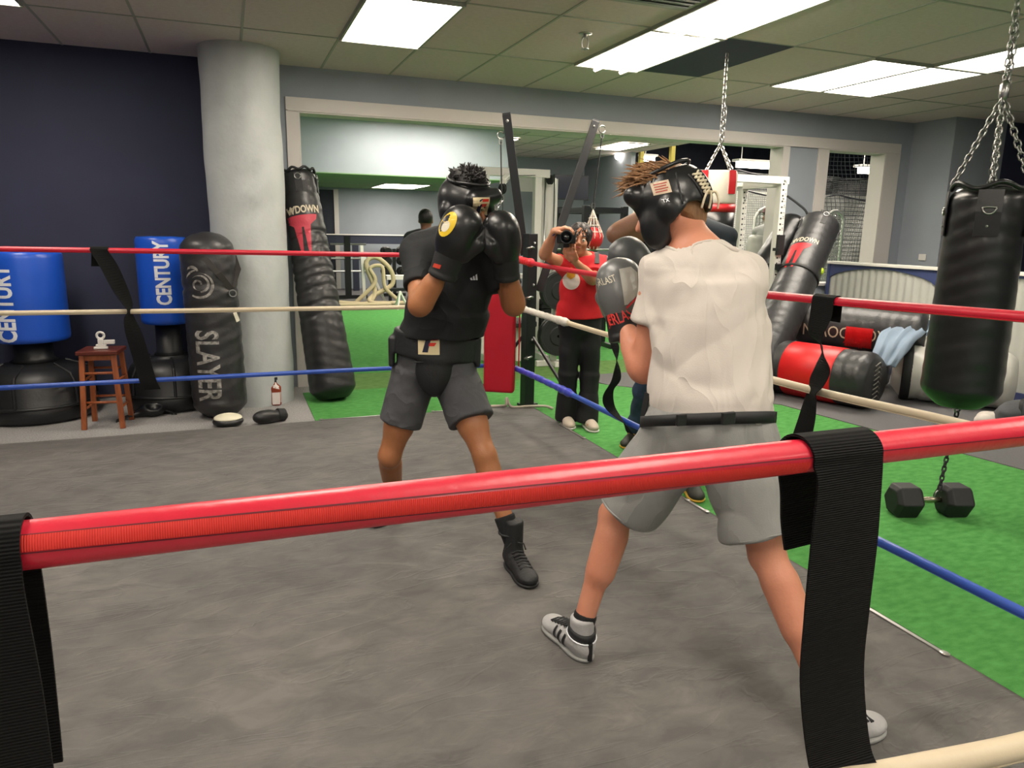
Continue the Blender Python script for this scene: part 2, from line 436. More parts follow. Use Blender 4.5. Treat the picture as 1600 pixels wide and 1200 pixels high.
sheet('artificial_turf', [(.66, 6.785), (6.0, 6.785), (6.0, 7.55), (.66, 7.55)], 0, .0055, m_turf2, 'darker olive strip of turf across the foot of the wide wall opening', 'artificial turf')
sheet('artificial_turf', [(.3, 7.555), (9.3, 7.555), (9.3, 13.9), (.3, 13.9)], 0, .006, m_turf, 'green turf floor of the weights room beyond the wall opening', 'artificial turf')
sheet('rubber_mat', [(4.84, 3.0), (4.91, -2), (6.7, -2), (6.7, 7.0), (3.3, 6.781), (3.46, 6.3), (4.56, 5.07)], .0, .009, m_rub, 'grey rubber flooring strip under the pile of punching bags', 'rubber mat')
# ceiling
struct('ceiling', MB().box(-7, 14, -4, 7.08, CZ, CZ+.12).geo(), m_ceil)
gx = [-4.8, -4.19, -3.58, -2.97, -2.36, -1.75, -1.14, -.51, .18, .86, 1.47, 2.12, 2.80, 3.41, 4.03, 4.83, 5.44, 6.07, 6.7, 7.35]
gy = [-3.83, -2.61, -1.39, -.17, 1.05, 2.27, 3.49, 4.71, 5.93]
g = MB()
for x in gx: g.box(x-.009, x+.009, -4, 7.08, CZ-.004, CZ+.01)
for y in gy: g.box(-7, 14, y-.009, y+.009, CZ-.0045, CZ+.01)
struct('ceiling_grid', g.geo(), m_grid)
# ceiling lights
def panel(x0, x1, y0, y1, z, label, mg=None, lamps=0, group=None):
    t = empty('ceiling_light', ((x0+x1)/2, (y0+y1)/2, z-.03), label, 'ceiling light', group)
    f = MB(); e = .018
    f.box(x0, x1, y0, y0+e, z-.024, z-.001); f.box(x0, x1, y1-e, y1, z-.024, z-.001)
    f.box(x0, x0+e, y0+e, y1-e, z-.02, z-.001); f.box(x1-e, x1, y0+e, y1-e, z-.02, z-.001)
    obj('light_frame', f.geo(), m_grid, t)
    obj('diffuser', MB().box(x0+e, x1-e, y0+e, y1-e, z-.016, z-.006).geo(), mg or m_glow, t)
    if lamps:
        for k in range(2):
            xx = x0+(x1-x0)*(.3+.4*k)
            obj('lamp_tube', MB().tube([(xx, y0+.03, z-.04), (xx, y1-.03, z-.04)], .016, 8).geo(), m_glow, t, smooth=True)
            obj('reflector_rib', MB().box(x1-.13-.02*k, x1-.12-.02*k, y0+.02, y1-.02, z-.03, z-.016).geo(), m_white, t)
    return t
panel(.86, 1.47, 4.71, 5.93, CZ, 'square ceiling light panel above the black-shirted boxer')
panel(2.80, 3.41, 4.71, 5.93, CZ, 'open fluorescent ceiling light beside the navy ceiling tile, farther one', lamps=1)
panel(2.80, 3.41, 3.48, 4.70, CZ, 'open fluorescent ceiling light at the top edge above the white-shirted boxer, nearer one', lamps=1)
panel(4.83, 5.44, 4.71, 5.93, CZ, 'left half of the pair of adjoining ceiling lights near the big punching bag')
panel(5.45, 6.07, 4.71, 5.93, CZ, 'right half of the pair of adjoining ceiling lights near the big punching bag')
panel(5.45, 6.07, 3.48, 4.70, CZ, 'dimmer ceiling light at the right edge behind the chain of the big punching bag', m_glow2)
panel(-1.76, -1.15, 5.93-1.22, 5.92, CZ, 'ceiling light cut off by the top left corner, over the blue punching bag')
for (x, y) in ((-1.45, .3), (1.16, .3), (1.16, -2.2), (3.4, .3), (3.4, -2.2), (-1.45, -2.2), (5.7, .3), (-1.45, 2.6), (.2, 2.6)):
    panel(x-.3, x+.3, y-.6, y+.6, CZ, 'ceiling light over the near part of the gym, out of view', group='ceiling lights over the near part of the gym')
obj('ceiling_tile', MB().box(3.42, 4.03, 4.71, 5.92, CZ-.006, CZ+.01).geo(), m_navy, label='dark navy ceiling tile holding the hook of the red and white bag', cat='ceiling tile')
# vent
t = empty('air_vent', (2.6, 4.1, CZ), 'dark slatted air vent in the ceiling at the top edge', 'air vent')
obj('vent_frame', MB().box(2.2, 2.78, 3.6, 4.28, CZ-.008, CZ).geo(), m_grid, t)
for k in range(9): obj('slat', MB().box(2.24, 2.74, 3.66+k*.065, 3.69+k*.065, CZ-.016, CZ-.009).geo(), m_black, t)
# sprinkler
def sprinkler(x, y, z, label, s=1):
    t = empty('fire_sprinkler', (x, y, z), label, 'sprinkler')
    obj('escutcheon', MB().lathe([(.012*s, -.008), (.042*s, -.006), (.045*s, 0)], Matrix.Translation((x, y, z)), 20).geo(), m_steel, t, smooth=True)
    q = MB().lathe([(.006, -.03), (.013, -.03), (.014, -.008), (.014, 0)], Matrix.Translation((x, y, z)), 12)
    for a in (-1, 1): q.tube([(x+a*.013*s, y, z-.02*s), (x+a*.024*s, y, z-.05*s), (x+a*.018*s, y, z-.085*s), (x, y, z-.1*s)], .004*s, 6)
    obj('sprinkler_arms', q.geo(), m_steel, t)
    obj('deflector', MB().lathe([(.004, -.108), (.026*s, -.106), (.026*s, -.103), (.004, -.1)], Matrix.Translation((x, y, z)), 16).geo(), m_steel, t)
sprinkler(2.46, 5.04, CZ, 'chrome fire sprinkler hanging below the ceiling beside the open light', 1.1)

# walls
WY, WT = 7.08, .2
struct('wall_back', MB().box(-7, .17, WY, WY+WT, 0, CZ).geo(), m_navy)
W = MB()
W.box(.17, .65, WY, WY+WT, 0, CZ); W.box(.65, 8.0, WY, WY+WT, 2.50, CZ)
W.box(6.03, 6.69, WY, WY+WT, 0, 2.5); W.box(6.69, 7.58, WY, WY+WT, 0, .9); W.box(7.58, 8.0, WY, WY+WT, 0, 2.5)
struct('wall_back', W.geo(), m_wall)
struct('wall_back', MB().box(.17, 8.0, WY+WT, WY+WT+.02, 2.88, 4.3).geo(), m_wall)
W = MB(); W.box(8.0, 8.12, 6.5, WY+WT, 0, CZ); struct('wall_right', W.geo(), m_wall)
struct('wall_right', MB().box(8.12, 8.85, 6.5, 6.62, 0, CZ).geo(), m_wall)
struct('wall_right', MB().box(8.85, 12, 6.5, 6.62, 0, CZ).geo(), m_navy)
struct('wall_right', MB().box(12, 12.1, -4, 6.62, 0, CZ).geo(), m_wall)
struct('wall_left', MB().box(-4.6, -4.5, -4, WY, 0, CZ).geo(), m_navy)
struct('wall_front', MB().box(-7, 12, -3.5, -3.4, 0, CZ).geo(), m_wall)
obj('wall_outlet', MB().box(7.985, 7.998, 6.66, 6.76, 1.22, 1.3).geo(), m_white, bevel=.004, label='small white outlet plate on the grey wall just above the low fence', cat='outlet')
# trims
def trim(g): struct('trim_1', g.geo(), m_trim, bevel=.003)
y0, y1 = WY-.02, WY
trim(MB().box(.54, 7.82, y0, y1, 2.505, 2.62)); trim(MB().box(.54, .65, y0, y1, 0, 2.504))
trim(MB().box(6.03, 6.12, y0, y1, 0, 2.504)); trim(MB().box(6.54, 6.69, y0, y1, 0, 2.504)); trim(MB().box(7.58, 7.82, y0-.003, y1, .8, 2.504))
trim(MB().box(.55, 7.81, y0-.012, y0-.001, 2.50, 2.515))
# linings of the openings
W = MB(); W.box(6.02, 6.03, y0, WY+WT, 0, 2.5); W.box(6.69, 6.70, y0, WY+WT, .9, 2.5); W.box(7.57, 7.58, y0, WY+WT, .9, 2.5)
W.box(.65, .66, y0, WY+WT, 0, 2.5); W.box(6.7, 7.57, y0, WY+WT, 2.49, 2.5); W.box(6.7, 7.57, y0-.03, WY+WT, .9, .93); W.box(.66, 6.02, y0, WY+WT, 2.49, 2.5)
struct('trim_2', W.geo(), m_trim)
# column
def colr(z): return .305+.004*math.sin(z*7)
c = MB(); prof = [(colr(z), z) for z in np.linspace(0, CZ, 60)]
V = []; F = []; n = 64
for i, (r, z) in enumerate(prof):
    for k in range(n):
        a = 2*PI*k/n
        q = r+.0025*math.sin(3*a+z*5)+.003*math.sin(9*a-z*11)*math.sin(z*6+a*2)
        rough = math.exp(-((z-1.72)/.28)**2)*math.exp(-(((a-4.85))/.35)**2); q += rough*.012*(math.sin(a*61+z*20)+math.sin(z*53+a*23))
        V.append((.165+q*math.cos(a), 6.64+q*math.sin(a), z))
F = [(i*n+k, i*n+(k+1) % n, (i+1)*n+(k+1) % n, (i+1)*n+k) for i in range(59) for k in range(n)]
struct('column', (V, F), m_conc, smooth=True)

# ---------------------------------------------------------------- low fence
def fence(name, x, y_a, y_b, z, label, along='y', n=3, mesh_fill=True, post=.035):
    """arched white corrugated panels in a blue frame with a white cap"""
    def tr(a, d, zz): return (x+d, a, zz) if along == 'y' else (a, x+d, zz)
    t = empty(name, tr((y_a+y_b)/2, 0, 0), label, 'fence')
    def bx(a0, a1, d0, d1, z0, z1):
        p, q = tr(a0, d0, z0), tr(a1, d1, z1)
        return (min(p[0], q[0]), max(p[0], q[0]), min(p[1], q[1]), max(p[1], q[1]), z0, z1)
    m_fb = mat('fence_blue', '39436c', .5); m_panel = mat('fence_panel', 'b4b5ae', .55)
    obj('cap_rail', MB().box(*bx(y_a, y_b, -.045, .045, z-.035, z)).geo(), mat('fence_cap', 'dedbd4', .4), t, bevel=.006)
    obj('bottom_rail', MB().box(*bx(y_a, y_b, -.03, .03, .02, .10)).geo(), m_fb, t)
    L = (y_b-y_a)/n
    for k in range(n+1):
        a = y_a+k*L; obj('post', MB().box(*bx(max(y_a, a-post), min(y_b, a+post), -.028, .028, .0, z-.036)).geo(), m_fb, t)
    for k in range(n):
        a0 = y_a+k*L+post; a1 = y_a+(k+1)*L-post; poly_t = []; m = 18
        q = MB(); V = []; F = []
        for i in range(m+1):
            s = i/m; zz = z-.20+.14*math.sin(PI*s)**.6 if 0 < s < 1 else z-.20
            a = a0+(a1-a0)*s
            for d in (-.02, .02):
                V += [tr(a, d, z-.0361), tr(a, d, zz)]
        for i in range(m):
            b = i*4; F += [(b, b+4, b+5, b+1), (b+2, b+3, b+7, b+6), (b+1, b+5, b+7, b+3)]
        obj('arch', (V, F), m_fb, t)
        # corrugated sheet
        V = []; F = []; mm = 120; zt = z-.05
        for i in range(mm+1):
            s = i/mm; a = a0+(a1-a0)*s; d = .006*math.sin(s*mm/4*PI)
            V += [tr(a, d-.002, .1), tr(a, d-.002, zt), tr(a, d+.002, .1), tr(a, d+.002, zt)]
        for i in range(mm):
            b = i*4; F += [(b, b+4, b+5, b+1), (b+2, b+3, b+7, b+6)]
        obj('corrugated_panel', (V, F), m_panel, t)
    return t
fence('fence_low', 6.8, 6.98-1.53*4+.0, 6.98, 1.205, 'low fence of arched white corrugated panels in a blue frame behind the punching bags', n=4).name = 'fence'

# ---------------------------------------------------------------- room beyond the opening
struct('wall_far', MB().box(.2, 9.2, 18.6, 18.75, 0, 4.2).geo(), m_wall)
struct('ceiling', MB().box(.2, 9.4, 7.3, 18.75, 3.4, 3.5).geo(), m_ceil)
g = MB()
for k in range(14): g.box(.4+k*.66-.012, .4+k*.66+.012, 7.3, 18.7, 3.394, 3.4)
for k in range(9): g.box(.2, 9.4, 7.9+k*1.3-.012, 7.9+k*1.3+.012, 3.393, 3.4)
struct('ceiling_grid', g.geo(), m_grid)
m_bounce = mat('soffit_green_bounce', '6f9162', .9)  # green light bounced off the turf, painted into the soffit underside
struct('wall_soffit', MB().box(.2, 5.17, 13.8, 13.9, 2.456, 3.4).geo(), m_wall)
struct('ceiling_green_bounce', MB().box(.2, 5.17, 13.8, 18.6, 2.44, 2.456).geo(), m_bounce)
struct('wall_far_left', MB().box(.1, .2, 7.28, 18.7, 0, 4.2).geo(), m_wall)
struct('wall_far_right', MB().box(9.2, 9.32, 16.1, 18.7, 0, 3.4).geo(), m_wall)
struct('wall_far_right', MB().box(9.2, 9.32, 11.0, 12.2, 0, .9).geo(), m_wall)
# cage hall beyond x=9.3
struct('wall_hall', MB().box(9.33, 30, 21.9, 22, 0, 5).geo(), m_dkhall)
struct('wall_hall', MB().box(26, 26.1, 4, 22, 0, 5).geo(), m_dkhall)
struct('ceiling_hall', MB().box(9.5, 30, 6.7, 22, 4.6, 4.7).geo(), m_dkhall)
struct('wall_hall', MB().box(9.4, 25.9, 18.2, 18.3, 0, 2.75).geo(), mat('hall_wall', 'c6c9be', .9, var=.1, vs=2))
struct('wall_hall', MB().box(19.0, 19.1, 7.0, 18.2, 0, 2.75).geo(), MC['hall_wall'])
m_yel = mat('yellow_paint', 'b3a23a', .5)
for (u, v) in ((1002, 243), (1051, 228)):
    p = P(u, v, x=9.45); obj('yellow_post', MB().box(p.x-.05, p.x+.05, p.y-.05, p.y+.05, 0, 4.6).geo(), m_yel,
        label='yellow upright post at the edge of the netted hall, '+('left one' if u < 1020 else 'right one, above the brown hair'), cat='post')
for i, (u0, v0, u1, v1, yy, lb) in enumerate(((1152, 256, 1214, 260, 13.5, 'long strip light in the dark netted hall, seen in the large opening above the rack'), (1343, 265, 1376, 268, 12, 'strip light in the dark hall seen through the right window'), (1003, 247, 1022, 246, 17, 'short strip light beside the yellow post'))):
    a = P(u0, v0, y=yy); b = P(u1, v1, y=yy); b.z = a.z
    t = empty('strip_light', (a+b)/2, lb, 'strip light')
    obj('lamp_tube', MB().box(a.x, b.x, yy-.05, yy+.05, a.z-.07, a.z+.05).geo(), m_glow, t)
    obj('housing', MB().box(a.x-.05, b.x+.05, yy-.12, yy+.12, a.z+.051, a.z+.1).geo(), m_white, t)
    obj('hanger', MB().tube([(a.x+.1, yy, a.z+.1), (a.x+.1, yy, 4.6 if a.x > 9.5 else 3.4)], .01, 5).geo(), m_white, t)
m_net = netmat('net_grey', '8b8c8a', .045, .011, (0, 2)); m_net2 = netmat('net_dark', '1b1c1f', .06, .012, (1, 2))
def net(name, x0, x1, y, z0, z1, m, label, along='x', wob=.12):
    V = []; F = []; a, b = 40, 10
    for i in range(a+1):
        for j in range(b+1):
            s = x0+(x1-x0)*i/a; d = wob*math.sin(s*2.1+j*.5)+wob*.5*math.sin(s*5+j); zz = z1+(z0-z1)*j/b+(.12*abs(math.sin(s*1.3)) if j else 0)
            V.append((s, y+d, zz) if along == 'x' else (y+d, s, zz))
    F = [(i*(b+1)+j, (i+1)*(b+1)+j, (i+1)*(b+1)+j+1, i*(b+1)+j+1) for i in range(a) for j in range(b)]
    return obj(name, (V, F), m, label=label, cat='net')
n2_ = net('batting_cage_net', 9.6, 18.8, 12.2, .02, 2.3, m_net, 'light grey batting cage net hanging behind the right window')
n1_ = net('batting_cage_net', 9.6, 18.8, 10.2, .02, 3.3, netmat('net_far', '54575a', .07, .010, (0, 2)), 'tall dark batting cage net nearest the window')
n3_ = net('batting_cage_net', 9.6, 18.5, 15.4, .02, 3.0, m_net, 'bunched upper batting cage net under the strip light')
# net top ropes
for i, (xa, xb, y, z) in enumerate(((9.6, 18.8, 10.2, 3.3), (9.6, 18.8, 12.2, 2.3), (9.6, 18.5, 15.4, 3.0))):
    pts = [(xa+(xb-xa)*k/24, y, z+.04-.12*abs(math.sin(k*PI/6))) for k in range(25)]
    obj('net_cable', MB().tube(pts, .018, 6).geo(), m_black, (n1_, n2_, n3_)[i])
def lscreen(x, y, w_, h_, label):
    t = empty('pitching_screen', (x, y, 0), label, 'screen'); pts = [(x-w_/2, y, 0), (x-w_/2, y, h_-.15), (x-w_/2+.05, y, h_-.05), (x-w_/2+.15, y, h_), (x+w_/2-.15, y, h_), (x+w_/2-.05, y, h_-.05), (x+w_/2, y, h_-.15), (x+w_/2, y, 0)]
    obj('screen_frame', MB().tube(pts, .025, 8).geo(), m_white, t, smooth=True)
    obj('screen_net', MB().box(x-w_/2, x+w_/2, y-.003, y+.003, 0, h_).geo(), netmat('screen_net', 'c8c8c0', .06, .014, (0, 2)), t)
p = P(1305, 330, y=9.4); lscreen(p.x, 9.4, .38, p.z, 'white-framed pitching screen behind the leaning punching bag in the right window')
p = P(1192, 325, y=9.4); lscreen(p.x+.25, 9.4, .75, p.z, 'white-framed pitching screen behind the white rack upright')
# far fence in the weights room
f2 = None
# lights there
def hpanel(x0, x1, y0, y1, z, label): panel(x0, x1, y0, y1, z, label)
hpanel(3.2, 4.2, 15.9, 17.7, 2.44, 'ceiling light in the soffit with painted green bounce left of the boxer in black')
hpanel(8.05, 8.7, 14.4, 15.8, 3.39, 'ceiling light in the weights room, right of the tilted steel bar')
hpanel(5.45, 5.85, 14.9, 15.4, 3.39, 'small bright ceiling light behind the left tilted bar')
hpanel(2.2, 4.4, 11.9, 13.3, 3.39, 'ceiling light in front of the grey soffit, hidden by the wall head')
hpanel(10.3, 13.5, 10.6, 11.8, 4.59, 'unseen light panel enlarged to brighten the netted hall, hidden by the wall head')  # unseen panel, made larger to lift the dark hall
hpanel(10.3, 13.5, 13.0, 14.6, 4.59, 'second unseen light panel enlarged to brighten the netted hall, hidden by the wall head')  # another oversized panel out of sight, lifts the hall walls
hpanel(5.8, 7.8, 10.9, 12.1, 3.39, 'unseen light panel added in the weights room to brighten its far wall')  # added out of sight to brighten the right part of the far wall
hpanel(10.3, 14.5, 16.4, 17.6, 4.59, 'third unseen light panel, added to brighten the back of the netted hall')  # extra unseen panel added near the hall's back wall to light it
hpanel(7.0, 8.0, 9.0, 10.2, 3.39, 'ceiling light in the weights room above the squat rack, hidden by the wall head')
hpanel(4.4, 5.2, 8.2, 9.6, 3.39, 'ceiling light in the weights room close to the opening, hidden by the wall head')
sprinkler(P(875, 218, y=12).x, 12, 3.4, 'small fire sprinkler in the weights room ceiling', 1.6)
# far window / door
struct('door_1', MB().box(2.1, 2.45, 18.56, 18.6, 0, 2.38).geo(), m_dkhall)
struct('trim_3', MB().box(2.45, 2.56, 18.54, 18.6, 0, 2.40).geo(), m_trim)
# tv
a = P(866, 272, y=17.0); b = P(919, 313, y=17.0); dx = 0
t = empty('television', ((a.x+b.x)/2, 17.0, b.z), 'dark flat television on the far grey wall above the photographer', 'television')
obj('tv_body', MB().box(a.x, b.x, 17.0, 17.07, b.z, a.z).geo(), m_black, t, bevel=.01)
obj('tv_screen', MB().box(a.x+.03, b.x-.03, 16.99, 16.999, b.z+.03, a.z-.03).geo(), mat('tv_glass', '0c1428', .3), t)
obj('wall_bracket', MB().box((a.x+b.x)/2-.1, (a.x+b.x)/2+.1, 17.071, 18.6, (a.z+b.z)/2-.1, (a.z+b.z)/2+.1).geo(), m_black, t)
t = empty('fence', (2.9, 18, 0), 'open railing with a dark band and white cap across the far end', 'fence')
obj('cap_rail', MB().box(.25, 5.3, 17.95, 18.05, 1.32, 1.345).geo(), MC['fence_cap'], t); obj('band', MB().box(.25, 5.3, 17.97, 18.03, 1.12, 1.32).geo(), mat('rail_dark', '23283a', .5), t)
for x in (.5, 2.85, 5.2): obj('post', MB().box(x-.07, x+.07, 17.96, 18.04, 0, 1.119).geo(), MC['rail_dark'], t)
# ================================================================ the ring
def ring_canvas():
    m = bpy.data.materials.new('ring_canvas'); m.use_nodes = True; nt = m.node_tree; N = nt.nodes; L = nt.links
    b = N['Principled BSDF']; b.inputs['Roughness'].default_value = .85; b.inputs['Sheen Weight'].default_value = .15
    tc = N.new('ShaderNodeTexCoord')
    def noise(sc, det, rough, st=(1, 1, 1), rot=0, dist=0):
        mp = N.new('ShaderNodeMapping'); mp.inputs['Scale'].default_value = st; mp.inputs['Rotation'].default_value = (0, 0, rot); L.new(tc.outputs['Object'], mp.inputs[0])
        n = N.new('ShaderNodeTexNoise'); n.inputs['Scale'].default_value = sc; n.inputs['Detail'].default_value = det; n.inputs['Roughness'].default_value = rough
        n.inputs['Distortion'].default_value = dist; L.new(mp.outputs[0], n.inputs[0]); return n
    n1 = noise(5.5, 7, .62, (1, 1.7, 1), .35, .5); r = N.new('ShaderNodeValToRGB')
    r.color_ramp.elements[0].position = .36; r.color_ramp.elements[0].color = lin('4c4a48'); r.color_ramp.elements[1].position = .66; r.color_ramp.elements[1].color = lin('64615e')
    L.new(n1.outputs['Fac'], r.inputs[0])
    n3 = noise(1.1, 3, .5); r3 = N.new('ShaderNodeValToRGB'); r3.color_ramp.elements[0].color = (.8, .8, .8, 1); r3.color_ramp.elements[1].color = (1.1, 1.08, 1.06, 1)
    r3.color_ramp.elements[0].position = .35; r3.color_ramp.elements[1].position = .65
    L.new(n3.outputs['Fac'], r3.inputs[0]); mx = N.new('ShaderNodeMix'); mx.data_type = 'RGBA'; mx.blend_type = 'MULTIPLY'; mx.inputs[0].default_value = 1
    L.new(r.outputs[0], mx.inputs[6]); L.new(r3.outputs[0], mx.inputs[7]); L.new(mx.outputs[2], b.inputs['Base Color'])
    # creases of the stretched cover
    n2 = noise(1.3, 4, .5, (1, 3.2, 1), .55, 1.6)
    s = N.new('ShaderNodeMath'); s.operation = 'SUBTRACT'; L.new(n2.outputs['Fac'], s.inputs[0]); s.inputs[1].default_value = .5
    a = N.new('ShaderNodeMath'); a.operation = 'ABSOLUTE'; L.new(s.outputs[0], a.inputs[0])
    mm = N.new('ShaderNodeMapRange'); L.new(a.outputs[0], mm.inputs[0]); mm.inputs[1].default_value = 0; mm.inputs[2].default_value = .03; mm.inputs[3].default_value = 1; mm.inputs[4].default_value = 0
    n4 = noise(22, 5, .6); ad = N.new('ShaderNodeMath'); ad.operation = 'MULTIPLY_ADD'; L.new(n4.outputs['Fac'], ad.inputs[0]); ad.inputs[1].default_value = .35; L.new(mm.outputs[0], ad.inputs[2])
    bp = N.new('ShaderNodeBump'); bp.inputs['Strength'].default_value = .35; bp.inputs['Distance'].default_value = .006
    L.new(ad.outputs[0], bp.inputs['Height']); L.new(bp.outputs[0], b.inputs['Normal'])
    return m
MZ = .02
X0, X1, Y0, Y1 = -2.7, 2.38, .2, 5.72
V = []; F = []; nx, ny = 170, 180
for i in range(nx+1):
    for j in range(ny+1):
        x = X0+(X1-X0)*i/nx; y = Y0+(Y1-Y0)*j/ny
        e = min(x-X0, X1-x, y-Y0, Y1-y); s = min(1, e/.08)
        z = .008+(MZ-.008)*s**.5+s*(.0018*math.sin(x*7+2*math.sin(y*3))*math.sin(y*9+x*2)+.0012*math.sin(x*23+y*17))
        V.append((x, y, z))
for i in range(nx):
    for j in range(ny): F.append((i*(ny+1)+j, (i+1)*(ny+1)+j, (i+1)*(ny+1)+j+1, i*(ny+1)+j+1))
n0 = len(V); V += [(X0, Y0, 0), (X1, Y0, 0), (X1, Y1, 0), (X0, Y1, 0)]
c4 = [0, nx*(ny+1), nx*(ny+1)+ny, ny]
F += [tuple([n0+1, n0]+[i*(ny+1) for i in range(nx+1)]), tuple([n0+3, n0+2]+[i*(ny+1)+ny for i in range(nx, -1, -1)]),
      tuple([n0, n0+3]+[j for j in range(ny, -1, -1)]), tuple([n0+2, n0+1]+[nx*(ny+1)+j for j in range(ny+1)])]
obj('ring_mat', (V, F), ring_canvas(), smooth=True, label='dark grey suede-like boxing ring canvas covering most of the floor', cat='ring mat')
def edge(x, ya, yb, label, al='y'):
    t = MB().box(x-.008, x+.008, ya, yb, .0135, .023) if al == 'y' else MB().box(ya, yb, x-.008, x+.008, .0135, .023)
    for a in (ya, yb): t.ball((x, a, .024) if al == 'y' else (a, x, .024), .013, 10, (1.2, 1.6, .4))
    obj('edge_strip', t.geo(), m_alum, label=label, cat='edge strip', group='metal strips along the ring mat edge')
edge(2.345, 1.66, 2.02, 'thin silver strip on the right mat edge, the one nearest the blue rope')
edge(2.345, 3.10, 3.28, 'short silver strip on the right mat edge seen between the white-shirted boxer\'s legs')
edge(2.345, 4.6, 5.0, 'silver strip on the right mat edge below the photographer\'s shoes')
edge(5.69, .6, 1.12, 'silver strip on the far mat edge behind the legs of the boxer in black', 'x')
edge(5.69, 1.5, 1.8, 'silver strip on the far mat edge under the red corner pad', 'x')

# corner post with two raised arms
PX, PY = 2.325, 5.655
t = empty('corner_post', (PX, PY, 0), 'black square steel ring corner post with two raised tilted arms and floor braces', 'ring post')
M = Matrix.Translation((PX, PY, 0)) @ Matrix.Rotation(.15, 4, 'Z')
obj('upright', MB().box(-.045, .045, -.045, .045, .012, 1.475, M).geo(), m_black, t, bevel=.004)
obj('base_plate', MB().box(-.04, .11, .0, .10, .008, .03, M).geo(), m_black, t)
for z in (1.36, .96, .46):
    for s in (-1,): obj('eye_bolt', MB().tube([M @ Vector((-.04, -.05, z)), M @ Vector((-.06, -.10, z-.01)), M @ Vector((-.10, -.12, z)), M @ Vector((-.07, -.14, z+.01)), M @ Vector((.0, -.06, z))], .009, 8).geo(), m_steel, t, smooth=True)
for z in (1.40, 1.06, .60): obj('bolt', MB().ball(M @ Vector((.01, -.048, z)), .012, 8).geo(), m_steel, t)
q = MB(); a = Vector((PX-.01, PY, 1.34)); b = Vector((2.13, 5.70, 2.40))
d = (b-a).normalized(); Mx = frame(a, d, (1, -.3, 0)); L = (b-a).length
def arm(a, b, nm, hookside):
    a = Vector(a); b = Vector(b); Mx = frame(a, b-a, (1, -.4, 0)); L = (b-a).length
    ar = obj('arm', MB().box(-.034, .034, -.034, .034, 0, L, Mx).geo(), m_black, t, bevel=.004)
    obj('end_cap', MB().box(-.032, .032, -.032, .032, L+.0005, L+.012, Mx).geo(), mat('plastic_cap', '2a2c30', .5), ar)
    h = b+Vector(hookside)
    obj('eye_hook', MB().tube([h+Vector((.03*math.cos(k), 0, .03*math.sin(k)-.04)) for k in np.linspace(.5, 6, 14)], .006, 6).geo(), m_steel, ar, smooth=True)
    obj('hole_bolt', MB().ball(Mx @ Vector((0, -.035, L-.05)), .012, 8).geo(), m_steel, ar)
    return h
h1 = arm((PX-.015, PY+.085, 1.30), (2.13, 5.74, 2.40), 'left', (-.045, 0, -.12))
h2 = arm((PX+.10, PY+.03, 1.00), (2.915, 5.72, 2.395), 'right', (.05, -.03, -.02))
for (a, b) in (((PX+.03, PY-.03, .62), (2.60, 5.12, .015)), ((PX-.04, PY+.03, .62), (1.93, 5.98, .015))):
    obj('brace', MB().tube([a, b], .014, 8).geo(), m_black, t); obj('brace_foot', MB().box(b[0]-.05, b[0]+.05, b[1]-.03, b[1]+.03, .006, .02).geo(), m_black, t)
# cords and ball hung from arms
def cord(name, a, b, label, clip=True):
    t2 = empty(name, b, label, 'cord'); obj('cord', MB().tube([a, b], .006, 6).geo(), m_blackr, t2)
    obj('clip', MB().link(b, (0, 0, 1), (1, 0, 0), .05, .03, .005).geo(), m_steel, t2); obj('clip', MB().link(a, (0, 0, 1), (1, 0, 0), .05, .03, .005).geo(), m_steel, t2); return t2
e1 = P(784, 310, y=5.72); cord('hanging_cord', h1+Vector((0, 0, -.085)), e1, 'black cord hanging from the left tilted steel arm, with silver clips below')
obj('snap_hook', MB().chain(e1+Vector((0, 0, -.02)), e1+Vector((-.08, .0, -.14)), .035, .02, .004).geo(), m_steel, label='silver snap hooks dangling at the end of the left black cord', cat='hook')
e2 = P(927, 322, y=5.7); cord('hanging_cord', h2+Vector((0, 0, -.085)), e2, 'black cord hanging from the right tilted steel arm down to the red ball')
t = empty('punching_ball', e2+Vector((0, 0, -.36)), 'red punching ball in a white cord net hung behind the photographer', 'punching ball')
bc = e2+Vector((0.01, 0, -.27))
obj('ball', MB().ball(bc, .085, 20, (1, 1, 1.15)).geo(), mat('red_leather', 'b01c22', .4, bump=.2), t, smooth=True)
q = MB()
for k in range(10):
    a = 2*PI*k/10; q.tube([e2+Vector((0, 0, -.025)), bc+Vector((.089*math.cos(a), .089*math.sin(a), .02)), bc+Vector((.05*math.cos(a), .05*math.sin(a), -.088))], .004, 5)
for r, z in ((.035, -.1), (.06, -.16), (.085, -.215)): q.tube([e2+Vector((r*math.cos(2*PI*k/16), r*math.sin(2*PI*k/16), z)) for k in range(17)], .0035, 5)
obj('net', q.geo(), mat('net_cord_white', 'cfc9be', .8), t)

# corner pad
m_red = mat('red_pad', 'b40f26', .42, bump=.15, bs=12, var=.05)
S = SDF(); S.rbox((0, 0, .685), (.125, .045, .475), rd=.02)
c0 = Vector((1.99, 5.44, 0)); V_, F_ = S.mesh(.012); Mr = Matrix.Translation(c0) @ Matrix.Rotation(math.radians(-32), 4, 'Z')
V_ = [Mr @ Vector(v) for v in V_]
t = empty('corner_pad', c0, 'tall red vinyl corner pad laced in front of the far ring post', 'corner pad')
obj('cover', (V_, F_), m_red, t, smooth=True)
obj('lace', MB().tube([Mr @ Vector((.15, .04, .9)), Mr @ Vector((.152, .04, .7)), Mr @ Vector((.15, .04, .42))], .006, 6).geo(), m_red, t)
obj('seam', MB().tube([Mr @ Vector((.124, -.02, .23)), Mr @ Vector((.127, -.02, .7)), Mr @ Vector((.124, -.02, 1.14))], .004, 6).geo(), mat('red_seam', '7a0d1a', .5), t)

